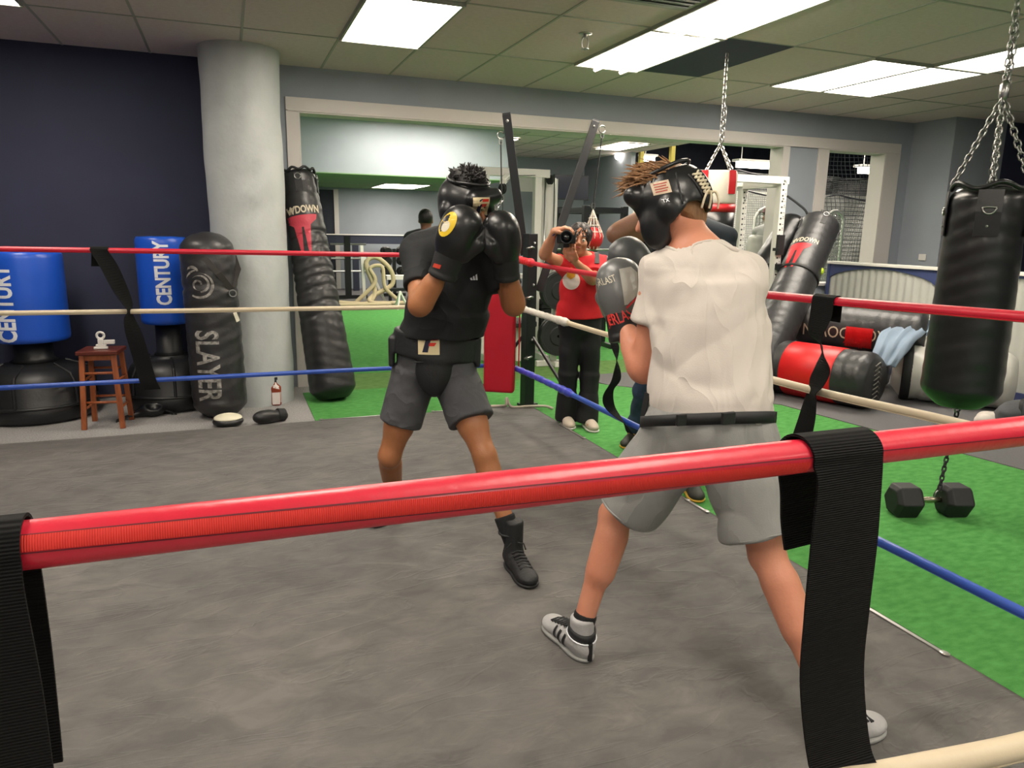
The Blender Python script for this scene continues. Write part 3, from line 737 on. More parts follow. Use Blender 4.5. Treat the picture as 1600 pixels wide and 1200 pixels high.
# ropes
def rope_mat(n, c): return mat(n, c, .38, bump=.12, bs=45, coat=.15)
m_rr = rope_mat('rope_red', 'c21c34'); m_rw = mat('rope_white', 'c5b79d', .5, bump=.12, bs=45); m_rb = rope_mat('rope_blue', '2b4fa8')
m_tr = mat('tape_red', 'd0222e', .5, bump=.5, bs=40); m_tw = mat('tape_white', 'cfcac0', .6, bump=.5, bs=40); m_tb = mat('tape_blue', '3440b4', .4, bump=.5, bs=40, coat=.3)
def smooth_path(pts, n=12):
    pts = [Vector(p) for p in pts]; out = []
    for i in range(len(pts)-1):
        p0 = pts[max(i-1, 0)]; p1 = pts[i]; p2 = pts[i+1]; p3 = pts[min(i+2, len(pts)-1)]
        for k in range(n):
            s = k/n; out.append(.5*((2*p1)+(p2-p0)*s+(2*p0-5*p1+4*p2-p3)*s*s+(3*p1-p0-3*p2+p3)*s**3))
    return out+[pts[-1]]
def rope(pts, r, m, label, tape=None, mt=None, tr=1.6):
    pts = smooth_path(pts); t = empty('ring_rope', pts[len(pts)//2], label, 'ring rope')
    g = MB().tube(pts, r, 14); obj('rope_cover', g.geo(), m, t, smooth=True)
    # sewn seam along the cover
    q = MB().tube([p+Vector((0, -r*.72, -r*.72)) if abs((pts[-1]-pts[0]).x) > 2 else p+Vector((-r*.72, 0, -r*.72)) for p in pts], .0022, 5)
    obj('seam', q.geo(), m, t)
    if tape:
        a, b = tape; P_ = []; R_ = []; L = 0; acc = [0]
        for i in range(1, len(pts)): acc.append(acc[-1]+(pts[i]-pts[i-1]).length)
        for k in range(46):
            s = a+(b-a)*k/45; i = max(1, min(len(pts)-1, next((j for j in range(len(acc)) if acc[j] >= s), len(acc)-1)))
            f = (s-acc[i-1])/(acc[i]-acc[i-1]); P_.append(pts[i-1].lerp(pts[i], f))
            bulge = .12*math.sin(k*1.7)+.1*math.sin(k*.9+1)+(.35 if k > 36 and k < 43 else 0)
            R_.append(r*(tr+bulge*.8) if 0 < k < 45 else r*1.05)
        obj('tape_wrap', MB().tube(P_, R_, 14).geo(), mt, t, smooth=True)
    return t
RX = 2.15
rope([(2.14, 5.46, 1.275), (RX, 4.95, 1.25), (RX, 4.0, 1.235), (RX, 3.0, 1.24), (RX, 2.2, 1.255), (RX, 1.4, 1.28), (RX, .64, 1.30)], .017, m_rr, 'red top ring rope on the right side, running in front of the leaning bags', (0, .28), m_tr, 1.6)
rope([(2.13, 5.46, .90), (RX, 4.95, .887), (RX, 4.0, .88), (RX, 3.0, .885), (RX, 2.2, .895), (RX, 1.57, .92), (RX, .64, .94)], .0165, m_rw, 'cream middle ring rope on the right side of the ring', (0, .95), m_tw, 1.5)
rope([(2.11, 5.50, .405), (RX, 4.95, .40), (RX, 3.7, .40), (RX, 2.6, .405), (RX, 1.88, .415), (RX, 1.3, .41), (RX, .64, .41)], .0165, m_rb, 'blue bottom ring rope on the right side over the green turf', (0, 1.1), m_tb, 1.45)
BY = 5.5
rope([(-2.6, BY, 1.34), (-.8, BY, 1.325), (.2, BY, 1.315), (1.07, BY, 1.305), (1.93, BY, 1.30)], .0175, m_rr, 'red top ring rope on the far side, crossing in front of the navy wall')
rope([(-2.6, BY, .935), (-.68, BY, .92), (.2, BY, .915), (1.1, BY, .91), (1.93, BY, .91)], .0165, m_rw, 'cream middle ring rope on the far side, crossing the round column')
rope([(-2.6, BY, .44), (-.6, BY, .442), (.2, BY, .442), (1.1, BY, .44), (1.93, BY, .42)], .0165, m_rb, 'blue bottom ring rope on the far side, crossing the wooden stool')
# near ropes
NY = .635; NZ = 1.25; NR = .0197
t = empty('ring_rope', (.6, NY, NZ), 'thick red ring rope across the foreground, nearest the viewer', 'ring rope')
obj('rope_cover', MB().tube([(-.9, NY+.01, NZ), (-.165, NY, NZ+.001), (.15, NY, NZ), (.56, NY-.001, NZ), (.95, NY-.012, NZ+.003), (1.5, NY-.02, NZ+.01), (2.15, NY, 1.29)], NR, 28).geo(), m_rr, t, smooth=True)
def near_pt(x):
    xs = [-.9, -.165, .15, .56, .95, 1.5, 2.15]; ys = [NY+.01, NY, NY, NY-.001, NY-.012, NY-.02, NY]; zs = [NZ, NZ+.001, NZ, NZ, NZ+.003, NZ+.01, 1.29]
    return Vector((x, np.interp(x, xs, ys), np.interp(x, xs, zs)))
def helix_strip(xa, xb, c0, c1, w0, w1, R, n=60, mseg=6):
    """strip lying on the rope; angle measured from straight down towards the viewer"""
    V = []
    for i in range(n+1):
        s = i/n; x = xa+(xb-xa)*s; c = math.radians(c0+(c1-c0)*s); w_ = math.radians(w0+(w1-w0)*s)
        for j in range(mseg+1):
            a = c-w_/2+w_*j/mseg; p = near_pt(x); V.append(p+Vector((0, -math.sin(a), -math.cos(a)))*R)
    F = [(i*(mseg+1)+j, i*(mseg+1)+j+1, (i+1)*(mseg+1)+j+1, (i+1)*(mseg+1)+j) for i in range(n) for j in range(mseg)]
    return V, F
m_web = weave('red_webbing', 'd23a30', 'b82a28', 170, 0, .6, .35)
obj('webbing_strip', helix_strip(-.9, .60, 160, 68, 27, 44, NR+.0012), m_web, t, smooth=True, label='ribbed orange-red webbing sewn along the rope')
m_seam = mat('rope_seam_dark', '5e0c1a', .6)
obj('seam', helix_strip(-.9, 2.1, 163, 42, 4, 4, NR+.0007, 90, 2), m_seam, t, smooth=True)
obj('seam', helix_strip(-.9, .60, 143, 42, 3, 3, NR+.0007, 60, 2), m_seam, t, smooth=True)
rope([(-.9, .6, .93), (0, .6, .885), (.6, .6, .824), (.825, .6, .799), (1.045, .6, .776), (1.3, .6, .765), (1.7, .61, .79), (2.15, .63, .93)], .0175, m_rw, 'cream middle ring rope on the near side, just entering the bottom right corner')

# webbing straps tying the ropes together
m_strap = weave('black_webbing', '151617', '070808', 90, 2, .8, .8)
m_strap_h = weave('black_webbing_near', '0c0c0d', '050506', 110, 2, .8, .6)
def strap(path, sides, w_, label, m=m_strap, th=.003, n=8, parts=()):
    path = smooth_path(path, n); S_ = smooth_path(sides, n)
    t = empty('rope_strap', path[-1], label, 'strap'); obj('webbing', MB().strap(path, S_, w_, th).geo(), m, t); return t
r1 = NR+.005; cx = .655; k = Vector
def over(cx, y, z, r, a0, a1, n=7, dx=0):
    """arc over the rope; angles from the far side (180) over the top (90) to the near side (0)"""
    return [(cx+dx*i/n, y-r*math.cos(math.radians(a0+(a1-a0)*i/n)), z+r*math.sin(math.radians(a0+(a1-a0)*i/n))) for i in range(n+1)]
p = [(cx+.006, NY+.02, 1.125), (cx+.002, NY+.026, 1.16), (cx-.002, NY+.028, 1.2)]+over(cx-.012, NY, NZ, r1, 190, -15, 7, .012)+[(cx+.004, NY-.025, 1.22), (cx+.008, NY-.024, 1.14), (cx+.014, NY-.02, 1.05), (cx+.028, NY-.012, .95), (cx+.048, NY-.02, .84), (cx+.05, .585, .8), (cx+.05, .58, .70), (cx+.05, .6, .5), (cx+.05, .62, .3)]
s = [(1, .1, 0)]*3+[(1, 0, .0)]*8+[(1, .05, .0), (1, .0, 0), (1, .0, 0), (1, 0, 0)]+[(1, 0, 0)]*5
strap(p, s, .102, 'wide black webbing strap looped over the thick foreground rope beside the white-shirted boxer', m_strap_h)
cx = -.205
p = [(cx, NY+.02, 1.04), (cx, NY+.028, 1.13), (cx, NY+.028, 1.2)]+over(cx, NY, NZ, r1, 190, -15, 7)+[(cx, NY-.025, 1.22), (cx+.002, NY-.02, 1.14), (cx+.002, NY-.018, 1.06), (cx+.0, NY-.012, .95), (cx, .6, .84), (cx, .585, .8), (cx, .58, .70), (cx, .6, .5), (cx, .62, .3)]
strap(p, [(1, 0, 0)]*len(p), .088, 'black webbing strap over the foreground rope, cut off by the left edge', m_strap_h)
# far side strap
cx = -.77
p = [(cx-.03, BY+.02, 1.22)]+over(cx-.02, BY, 1.325, .024, 190, -10, 6)+[(cx+.03, BY-.03, 1.22), (cx+.08, BY-.035, 1.08), (cx+.12, BY-.03, .97), (cx+.125, BY-.024, .925), (cx+.12, BY-.03, .87), (cx+.15, BY-.035, .72), (cx+.18, BY-.03, .55), (cx+.20, BY-.03, .44), (cx+.22, BY-.02, .38)]
s = [(1, 0, 0)]*8+[(1, .3, .1), (.8, .6, .1), (.35, .8, 0), (.15, 1, 0), (.5, .8, 0), (.9, .2, 0), (1, 0, 0), (1, 0, 0), (1, 0, 0)]
strap(p, s, .105, 'twisted black webbing strap tied to the far ropes beside the wooden stool')
# right side straps
def sidestrap(y0, z0, pts, sides, label, w_=.1, top=True):
    a = [(RX+.022, y0, z0-.08)]+[(RX-.022*math.cos(math.radians(q)), y0, z0+.022*math.sin(math.radians(q))) for q in (170, 130, 90, 50, 10)] if top else []
    strap(a+pts, ([(0, 1, 0)]*6 if top else [])+sides, w_, label)
sidestrap(2.2, 1.255, [(RX-.024, 2.2, 1.2), (RX-.03, 2.21, 1.12), (RX-.01, 2.19, 1.07), (RX-.025, 2.16, 1.0), (RX-.028, 2.18, .94), (RX-.026, 2.2, .90), (RX-.02, 2.21, .86), (RX-.02, 2.22, .78), (RX-.03, 2.24, .6), (RX-.025, 2.22, .42), (RX-.02, 2.22, .34)],
    [(0, 1, 0), (.3, 1, 0), (.9, .9, .0), (.3, 1, 0), (.3, 1, .1), (.5, .9, .0), (.4, 1, 0), (.2, 1, 0), (0, 1, 0), (0, 1, 0), (0, 1, 0)],
    'black webbing strap joining the right-hand ropes in front of the red and black bags', .11)
sidestrap(3.85, 1.235, [(RX-.024, 3.85, 1.15), (RX-.03, 3.86, 1.0), (RX-.026, 3.84, .88), (RX-.024, 3.8, .82), (RX-.05, 3.72, .66), (RX-.09, 3.74, .56), (RX-.07, 3.74, .47), (RX-.024, 3.66, .40), (RX, 3.62, .34)],
    [(0, 1, 0)]*4+[(1, .5, 0), (1, .3, .3), (1, .5, 0), (.4, 1, 0), (0, 1, 0)], 'black webbing strap curving between the right-hand ropes left of the grey shorts', .09)
obj('loose_cord', MB().tube(smooth_path([(2.02, 5.72, .022), (2.1, 5.68, .03), (2.12, 5.62, .05), (2.14, 5.66, .10), (2.17, 5.62, .03), (2.3, 5.58, .034), (2.45, 5.56, .03), (2.5, 5.5, .02)], 6), .012, 7).geo(), mat('frayed_cord', 'b5ada0', .9), smooth=True, label='frayed pale cord lying round the foot of the black corner post', cat='cord')

# ================================================================ bags
def bagbody(r0, r1, L, seed=0, wr=.006, n=40, m=44, top='flat', bot='round', folds_at=()):
    """profile points with sagging folds; returns V, F in local space, z along the bag"""
    rs = np.random.RandomState(seed); V = []; F = []; ph = rs.rand(8)*6
    for i in range(m+1):
        s = i/m; z = L*s; r = r0+(r1-r0)*s
        eb = min(1, s*L/(r0*.55)); r *= (.55+.45*math.sin(eb*PI/2)) if bot == 'round' else min(1, .85+eb)
        et = min(1, (1-s)*L/(r1*.3)); r *= (.8+.2*math.sin(et*PI/2)) if top != 'dome' else max(.12, math.sqrt(max(0, 1-(1-min(1, (1-s)*L/(r1*.75)))**2)))
        for k in range(n):
            a = 2*PI*k/n; d = wr*(.6*math.sin(z*34+2*math.sin(a+ph[0])+ph[1])*(.5+.5*math.sin(a*1+ph[2]))+.4*math.sin(z*71+ph[3]+3*math.sin(2*a+ph[4])))
            for fz in folds_at: d -= .012*math.exp(-((z-fz-.02*math.sin(a*2+ph[5]))/.012)**2)
            V.append(Vector(((r+d)*math.cos(a), (r+d)*math.sin(a), z)))
    F = [(i*n+k, i*n+(k+1) % n, (i+1)*n+(k+1) % n, (i+1)*n+k) for i in range(m) for k in range(n)]
    F += [tuple(range(n))[::-1], tuple(m*n+k for k in range(n))]
    return V, F
def place(geo, M): return [M @ Vector(v) for v in geo[0]], geo[1]
def dring(M, z, a, r, par, w_=.05):
    """hanging tab with a steel D ring on the bag side at angle a"""
    c = Vector((math.cos(a), math.sin(a), 0)); sd = Vector((-math.sin(a), math.cos(a), 0))
    tb = obj('strap_tab', MB().strap([M @ (c*(r+.004)+Vector((0, 0, z-.16))), M @ (c*(r+.008)+Vector((0, 0, z-.06))), M @ (c*(r+.012)+Vector((0, 0, z)))], [M.to_3x3() @ sd]*3, w_, .008).geo(), m_blackr, par)
    obj('d_ring', MB().tube([M @ (c*(r+.016)+sd*(.026*math.cos(q))+Vector((0, 0, z-.035+.026*math.sin(q)))) for q in np.linspace(0, 2*PI, 15)], .004, 6).geo(), m_steel, tb, smooth=True)

# freestanding bags (water base)
m_blue = mat('blue_vinyl', '1d52c0', .33, bump=.05, bs=20, coat=.2)
def freestanding(x, y, rb, r, zb, zt, label, tz, th, tdx, ph=0, tsx=.8):
    t = empty('freestanding_punching_bag', (x, y, 0), label, 'punching bag')
    M = Matrix.Translation((x, y, 0))
    base = obj('water_base', MB().lathe([(rb*.9, 0), (rb, .03), (rb*1.0, .12), (rb*.97, .135), (rb*.96, .30), (rb*.88, .36), (rb*.6, .415), (rb*.3, .44), (.12, .45)], M, 40).geo(), m_bplas, t, smooth=True)
    for k in range(6):
        a = k*PI/3+.35+ph; c = Vector((math.cos(a), math.sin(a), 0))
        obj('base_rib', MB().tube([M @ (c*(rb*1.0)+Vector((0, 0, .14))), M @ (c*(rb*.975)+Vector((0, 0, .3))), M @ (c*(rb*.89)+Vector((0, 0, .365))), M @ (c*(rb*.5)+Vector((0, 0, .43)))], .011, 6).geo(), m_bplas, base)
    obj('base_ring', MB().lathe([(rb*.985, .118), (rb*1.015, .122), (rb*1.015, .138), (rb*.97, .142)], M, 40).geo(), m_bplas, base, smooth=True)
    obj('neck', MB().lathe([(r*.62, .44), (r*.5, .47), (r*.5, zb+.03)], M, 28).geo(), m_bplas, t, smooth=True)
    bg = obj('bag_cylinder', MB().lathe([(r*.9, zb), (r*.98, zb+.012), (r, zb+.04), (r, zt-.05), (r*.985, zt-.02), (r*.93, zt), (r*.5, zt+.004)], M, 48).geo(), m_blue, t, smooth=True)
    dirv = Vector((-x, -y, 0)).normalized(); rt = Vector((-dirv.y, dirv.x, 0))
    # lettering runs upwards
    g = text2d('CENTURY', th, .035, tsx)
    decal('lettering', g, Vector((x, y, tz))+rt*tdx, (0, 0, 1), -rt, bg, mat('white_print', 'dfe2e8', .5), bg, .002, 1, label='white vertical lettering')
    return t
freestanding(-1.47, 6.58, .41, .265, .60, 1.285, 'large freestanding blue punching bag on a black base at the left edge', .90, .11, -.15, 0, .80)
freestanding(-.51, 6.64, .345, .195, .70, 1.40, 'narrower freestanding blue punching bag, between the stool and the grey leaning bag', 1.115, .105, -.01, .3, .74)

# grey-black bag leaning on the column
Ms = frame((-.13, 6.12, .012), (-.03, .09, 1.42), (1, 0, 0))
t = empty('punching_bag', (-.13, 6.12, 0), 'worn dark grey punching bag with vertical lettering leaning on the round column', 'punching bag')
sb = obj('bag_body', place(bagbody(.205, .20, 1.44, 3, .005, 48, 70, 'dome', folds_at=(.13, .86, 1.02)), Ms), m_lea2, t, smooth=True)
m_worn = mat('worn_print', 'a9a6a0', .7, var=.3, vs=40, col2='5b5956')
g = text2d('SLAYER', .165, .02, .70)
decal('lettering', g, Vector((-.195, 5.95, .44)), (0, 0, -1), (1, -.1, 0), sb, m_worn, sb, .003, 1, label='faded vertical lettering')
# round worn emblem: a curled beast reduced to swirls
V = []; F = []
def swirl(cx, cy, r0, r1, a0, a1, w_, n=26):
    b = len(V)
    for i in range(n+1):
        s = i/n; a = a0+(a1-a0)*s; r = r0+(r1-r0)*s; ww = w_*math.sin(PI*min(1, s+.12))**.6*.5+.001
        V.extend([(cx+(r-ww)*math.cos(a), cy+(r-ww)*math.sin(a)), (cx+(r+ww)*math.cos(a), cy+(r+ww)*math.sin(a))])
    F.extend([(b+2*i, b+2*i+1, b+2*i+3, b+2*i+2) for i in range(n)])
swirl(0, 0, .10, .085, -2.2, 1.6, .018); swirl(0, 0, .055, .07, -1.5, 2.4, .016); swirl(-.01, .0, .02, .045, 0, 5, .014); swirl(-.06, .09, .05, .03, .2, 2.6, .02); swirl(.0, .02, .09, .10, 1.9, 2.9, .012)
decal('emblem', (np.array(V), F), Vector((-.22, 5.98, 1.06)), (1, -.05, 0), (0, .05, 1), sb, m_worn, sb, .003)
hs = obj('carry_strap', MB().strap([Ms @ Vector((-.02, -.207, 1.24)), Ms @ Vector((.07, -.20, 1.12)), Ms @ Vector((.15, -.15, 1.0)), Ms @ Vector((.16, -.13, 1.0)), Ms @ Vector((.215, -.05, 1.14)), Ms @ Vector((.19, .08, 1.25))], [(1, 0, .5)]*6, .045, .006).geo(), mat('strap_brown_black', '3a3735', .7), sb)
obj('d_ring', MB().tube([Ms @ Vector((.16+.026*math.cos(q), -.165, .965+.026*math.sin(q))) for q in np.linspace(0, 2*PI, 15)], .005, 6).geo(), m_steel, hs)
decal('care_label', grid2d((-.012, .012, -.04, .04)), Vector((.02, 5.93, .80)), (1, -.05, .25), (-.25, 0, 1), sb, mat('cream_label', 'd6cfbf', .7), sb, .003)

# tall black bag against the wall
Mt = frame((.80, 6.42, .012), (-.20, .50, 1.98), (1, 0, 0)); Lt = 2.02
t = empty('punching_bag', (.80, 6.42, 0), 'tall black punching bag leaning between the column and wall opening, cream word and red mark', 'punching bag')
bb = obj('bag_body', place(bagbody(.205, .150, Lt, 5, .0035, 56, 120, folds_at=(.74, .84, .97, 1.06, 1.13, 1.22, 1.33, 1.45)), Mt), m_lea, t, smooth=True)
m_cream = mat('cream_print', 'c9bea6', .6); m_redp = mat('red_print', 'b83a4a', .55)
g = text2d('THROWDOWN', .062, .03, .68)
V_ = g[0]; c = 0
decal('lettering', (V_, g[1]), Mt @ Vector((-.10, -.2, 1.66)), Mt.to_3x3() @ Vector((1, .0, 0)), Mt.to_3x3() @ Vector((0, 0, 1)), bb, m_cream, bb, .003, 1)
mk = [(-.10, 0), (.135, 0), (.125, -.04), (.075, -.085), (.045, -.33), (.03, -.33), (.02, -.1), (.005, -.1), (-.01, -.33), (-.025, -.33), (-.05, -.09), (-.09, -.05)]
def fillpoly(poly):
    bm = bmesh.new(); vs = [bm.verts.new((x, y, 0)) for x, y in poly]; f = bm.faces.new(vs); bmesh.ops.triangulate(bm, faces=[f], ngon_method='EAR_CLIP')
    bm.verts.index_update(); out = np.array([v.co[:2] for v in bm.verts]), [tuple(v.index for v in f.verts) for f in bm.faces]; bm.free(); return out
decal('red_mark', fillpoly([(a*1.1, b*1.05) for a, b in mk]), Mt @ Vector((-.06, -.2, 1.61)), Mt.to_3x3() @ Vector((1, 0, 0)), Mt.to_3x3() @ Vector((0, 0, 1)), bb, m_redp, bb, .003, 2)
for a in (-1.7, -.3, -3.0): dring(Mt, Lt-.04, a, .15, bb, .06)
decal('strap_patch', grid2d((-.05, .05, -.05, .05)), Mt @ Vector((.0, -.2, 1.86)), Mt.to_3x3() @ Vector((1, 0, 0)), Mt.to_3x3() @ Vector((0, 0, 1)), bb, m_blackr, bb, .004)
obj('top_lacing', MB().tube([Mt @ Vector((.15*math.cos(a), .15*math.sin(a), Lt+.012*math.sin(a*9))) for a in np.linspace(0, 2*PI, 60)], .012, 6).geo(), m_blackr, bb, smooth=True)

# big hanging bag, right foreground
HB = Vector((3.70, 2.76, 0)); Mh = Matrix.Translation(HB+Vector((0, 0, .60)))
t = empty('punching_bag', HB+Vector((0, 0, .6)), 'big glossy black punching bag hanging on chains at the right edge', 'punching bag')
Lh = 1.15
hb = obj('bag_body', place(bagbody(.197, .178, Lh, 11, .0025, 56, 80), Mh), m_vinyl, t, smooth=True)
obj('top_seam', MB().tube([Mh @ Vector((.172*math.cos(a), .172*math.sin(a), Lh+.012+.016*math.sin(a*5))) for a in np.linspace(0, 2*PI, 70)], .012, 6).geo(), m_vinyl, hb, smooth=True)
apex = Vector((3.70, 2.76, 2.20))
ctop = Vector((3.70, 2.76, CZ))
toc = math.atan2(-HB.y, -HB.x)
cols_ = []
for k, a in enumerate((toc+.05, toc+1.45, toc-1.45, toc+PI)):
    c = Vector((math.cos(a), math.sin(a), 0)); sd = Vector((-math.sin(a), math.cos(a), 0))
    tb = obj('strap_tab', MB().strap([Mh @ (c*.186+Vector((0, 0, Lh-.24))), Mh @ (c*.188+Vector((0, 0, Lh-.12))), Mh @ (c*.182+Vector((0, 0, Lh-.01)))], [sd]*3, .11, .006).geo(), m_vinyl, hb)
    obj('d_ring', MB().tube([Mh @ (c*.196+sd*(.03*math.cos(q))+Vector((0, 0, Lh-.10+.03*math.sin(q)*(1 if math.sin(q) < 0 else .15)))) for q in np.linspace(0, 2*PI, 21)], .0045, 6).geo(), m_steel, tb, smooth=True)
    obj('rivet', MB().ball(Mh @ (c*.192+Vector((0, 0, Lh-.19))), .007, 8).geo(), m_steel, tb)
    cn = empty if False else None
    g = MB().chain(Mh @ (c*.17+Vector((0, 0, Lh+.02))), apex, .044, .028, .0042)
    obj('chain', g.geo(), m_steel, t, smooth=True)
obj('swivel', MB().lathe([(.012, -.05), (.022, -.03), (.022, .03), (.012, .05)], Matrix.Translation(apex+Vector((0, 0, .03))), 12).geo(), m_steel, t, smooth=True)
obj('chain', MB().chain(apex+Vector((0, 0, .07)), ctop, .05, .03, .0045).geo(), m_steel, t, smooth=True)
obj('chain', MB().chain(apex+Vector((.012, 0, .05)), apex+Vector((.02, 0, .35)), .05, .03, .0045).geo(), m_steel, t, smooth=True)
obj('ceiling_hook', MB().lathe([(.05, -.01), (.05, 0)], Matrix.Translation(ctop), 16).geo(), m_steel, t)
obj('bottom_ring', MB().link((3.70, 2.76, .585), (0, 0, 1), (1, 0, 0), .05, .04, .005).geo(), m_steel, t)
# dumbbell anchoring it
DB = (P(1418, 781, y=2.75)+P(1485, 783, y=2.66))/2; dirv = (P(1485, 783, y=2.60)-P(1418, 781, y=2.82)); dirv = Vector((.95, -.31, 0))
t = empty('dumbbell', (DB.x, DB.y, 0), 'black hex dumbbell with a steel handle standing on the turf under the big bag', 'dumbbell')
Rh = .098
Md = frame((DB.x, DB.y, Rh*math.cos(PI/6)+.007), dirv, (0, 0, 1))
def hexprof(z0, z1):
    q = MB(); c = .022
    R_ = lambda r, z: [Md @ Vector((r*math.cos(PI/6+k*PI/3), r*math.sin(PI/6+k*PI/3), z)) for k in range(6)]
    V = R_(Rh*.72, z0)+R_(Rh, z0+c)+R_(Rh, z1-c)+R_(Rh*.72, z1)
    F = [(i*6+k, i*6+(k+1) % 6, (i+1)*6+(k+1) % 6, (i+1)*6+k) for i in range(3) for k in range(6)]+[tuple(range(6))[::-1], tuple(18+k for k in range(6))]
    return V, F
for a, b in ((-.215, -.065), (.065, .215)): obj('hex_head', hexprof(a, b), m_blackr, t, bevel=.006)
obj('handle', MB().lathe([(.015, -.066), (.0145, -.04), (.018, -.01), (.018, .01), (.0145, .04), (.015, .066)], Md, 16).geo(), mat('chrome_warm', 'b8ae9a', .25, metal=1), t, smooth=True)
tt = Md @ Vector((.03, 0, .05))
t = empty('tether_chain', tt, 'thin black twisted tether from the big bag down to the dumbbell', 'tether')
obj('tether', MB().chain(Vector((3.70, 2.76, .56)), tt+Vector((0, 0, .03)), .035, .018, .0045).geo(), m_blackr, t)
obj('carabiner', MB().link(tt+Vector((0, 0, -.005)), (0.3, 0, 1), (1, -.3, 0), .06, .04, .004).geo(), m_steel, t, smooth=True)

# small white and red hanging bag
WB = Vector((3.70, 5.07, 1.47)); Mw = Matrix.Translation(WB); Lw = .52
t = empty('punching_bag', WB, 'small white, red and black punching bag hanging on chains behind the lace-up helmet', 'punching bag')
m_wv = mat('white_vinyl', 'c9c4b8', .45, bump=.15); m_rv = mat('red_vinyl', 'bf1f27', .4)
wb = obj('bag_body', MB().lathe([(.145, .262), (.15, .28), (.15, Lw-.02), (.14, Lw)], Mw, 36).geo(), m_wv, t, smooth=True)
obj('red_band', MB().lathe([(.1505, .20), (.1512, .26)], Mw, 36).geo(), m_rv, t, smooth=True)
obj('black_bottom', MB().lathe([(.11, 0), (.145, .03), (.15, .199)], Mw, 36).geo(), m_vinyl, t, smooth=True)
ap = Vector((3.70, 5.07, 2.20)); ta = math.atan2(-WB.y, -WB.x)
for a in (ta-.75, ta+.8, ta+2.4, ta-2.3):
    c = Vector((math.cos(a), math.sin(a), 0)); sd = Vector((-math.sin(a), math.cos(a), 0))
    tb = obj('red_tab', MB().strap([Mw @ (c*.154+Vector((0, 0, Lw-.18))), Mw @ (c*.156+Vector((0, 0, Lw-.09))), Mw @ (c*.15+Vector((0, 0, Lw)))], [sd]*3, .07, .006).geo(), m_rv, t)
    obj('chain', MB().chain(Mw @ (c*.14+Vector((0, 0, Lw))), ap, .04, .024, .0042).geo(), m_steel, t)
obj('chain', MB().chain(ap, (ap.x, ap.y, CZ-.008), .045, .026, .0042).geo(), m_steel, t)
obj('chain', MB().chain(ap+Vector((.015, 0, .02)), (ap.x+.02, ap.y, 2.48), .045, .026, .0042).geo(), m_steel, t)

# stool
t = empty('stool', (-.93, 6.10, 0), 'reddish brown wooden stool standing on the carpet beside the large blue bag', 'stool')
m_wood = mat('stool_wood', 'a35c34', .4, var=.25, vs=6, stretch=(6, 6, 1), col2='7c3f22'); m_seat = mat('stool_seat', '5e2a20', .3, var=.2, vs=6, stretch=(1, 6, 1))
Mq = Matrix.Translation((-.93, 6.10, 0)) @ Matrix.Rotation(-.12, 4, 'Z') @ Matrix.Diagonal((.84, .9, 1, 1))
obj('seat', MB().box(-.165, .165, -.15, .15, .555, .585, Mq).geo(), m_seat, t, bevel=.006)
for sx in (-1, 1):
    for sy in (-1, 1):
        a = Mq @ Vector((sx*.155, sy*.145, .0)); b = Mq @ Vector((sx*.125, sy*.115, .555)); Mx = frame(a, b-a, (1, 0, 0))
        obj('leg', MB().box(-.018, .018, -.018, .018, 0, (b-a).length, Mx).geo(), m_wood, t, bevel=.003)
for sy in (-1, 1):
    for z in (.20, .42): obj('rung', MB().tube([Mq @ Vector((-.14, sy*.13, z)), Mq @ Vector((.14, sy*.13, z))], .010, 8).geo(), m_wood, t, smooth=True)
for sx in (-1, 1):
    for z in (.15, .36): obj('rung', MB().tube([Mq @ Vector((sx*.14, -.13, z)), Mq @ Vector((sx*.14, .13, z))], .010, 8).geo(), m_wood, t, smooth=True)
obj('apron', MB().box(-.12, .12, -.125, -.11, .515, .554, Mq).geo(), m_wood, t); obj('apron', MB().box(-.12, .12, .11, .125, .515, .554, Mq).geo(), m_wood, t)
# hand gripper / clip on the stool
c = Mq @ Vector((.03, -.03, .587)); t = empty('barbell_clip', c, 'white plastic clip with a round loop standing on the stool seat', 'clip')
q = MB().box(c.x-.065, c.x+.03, c.y-.02, c.y+.02, c.z, c.z+.018); q.box(c.x-.05, c.x+.02, c.y-.018, c.y+.018, c.z+.018, c.z+.035)
q.box(c.x+.0, c.x+.075, c.y-.018, c.y+.018, c.z+.035, c.z+.065); q.box(c.x-.035, c.x+.0, c.y-.018, c.y+.018, c.z+.03, c.z+.075)
obj('clip_body', q.geo(), m_white, t, bevel=.004)
obj('loop', MB().tube([c+Vector((-.015+.024*math.cos(a), 0, .10+.024*math.sin(a))) for a in np.linspace(0, 2*PI, 17)], .009, 8).geo(), m_white, t, smooth=True)

# things on the floor by the column
c = P(432, 634, z=0)+Vector((0, .02, 0)); t = empty('spray_bottle', c, 'spray bottle of reddish liquid with a white label at the foot of the column', 'bottle')
M = Matrix.Translation(c)
S = SDF(); S.rbox((0, 0, .085), (.045, .028, .085), rd=.02); S.cap((0, 0, .16), (0, 0, .20), .03, .014, .03)
V_, F_ = S.mesh(.005); body = obj('bottle', ([M @ Vector(v) for v in V_], F_), mat('amber_liquid', '8c3a22', .25), t, smooth=True)
decal('paper_label', grid2d((-.042, .042, -.055, .05)), c+Vector((0, -.1, .068)), (1, 0, 0), (0, 0, 1), body, mat('label_paper', 'd9d0cb', .6), body, .002)
decal('neck_label', fillpoly([(-.02, 0), (.03, -.015), (.028, .03), (0, .045), (-.02, .035)]), c+Vector((0, -.1, .16)), (1, 0, 0), (0, 0, 1), body, mat('label_paper', 'd9d0cb', .6), body, .002)
obj('trigger_head', MB().box(-.035, .02, -.012, .012, .222, .245, M).box(-.012, .012, -.012, .012, .2, .222, M).box(-.035, -.025, -.008, .008, .19, .222, M).geo(), m_blackr, t, bevel=.003)
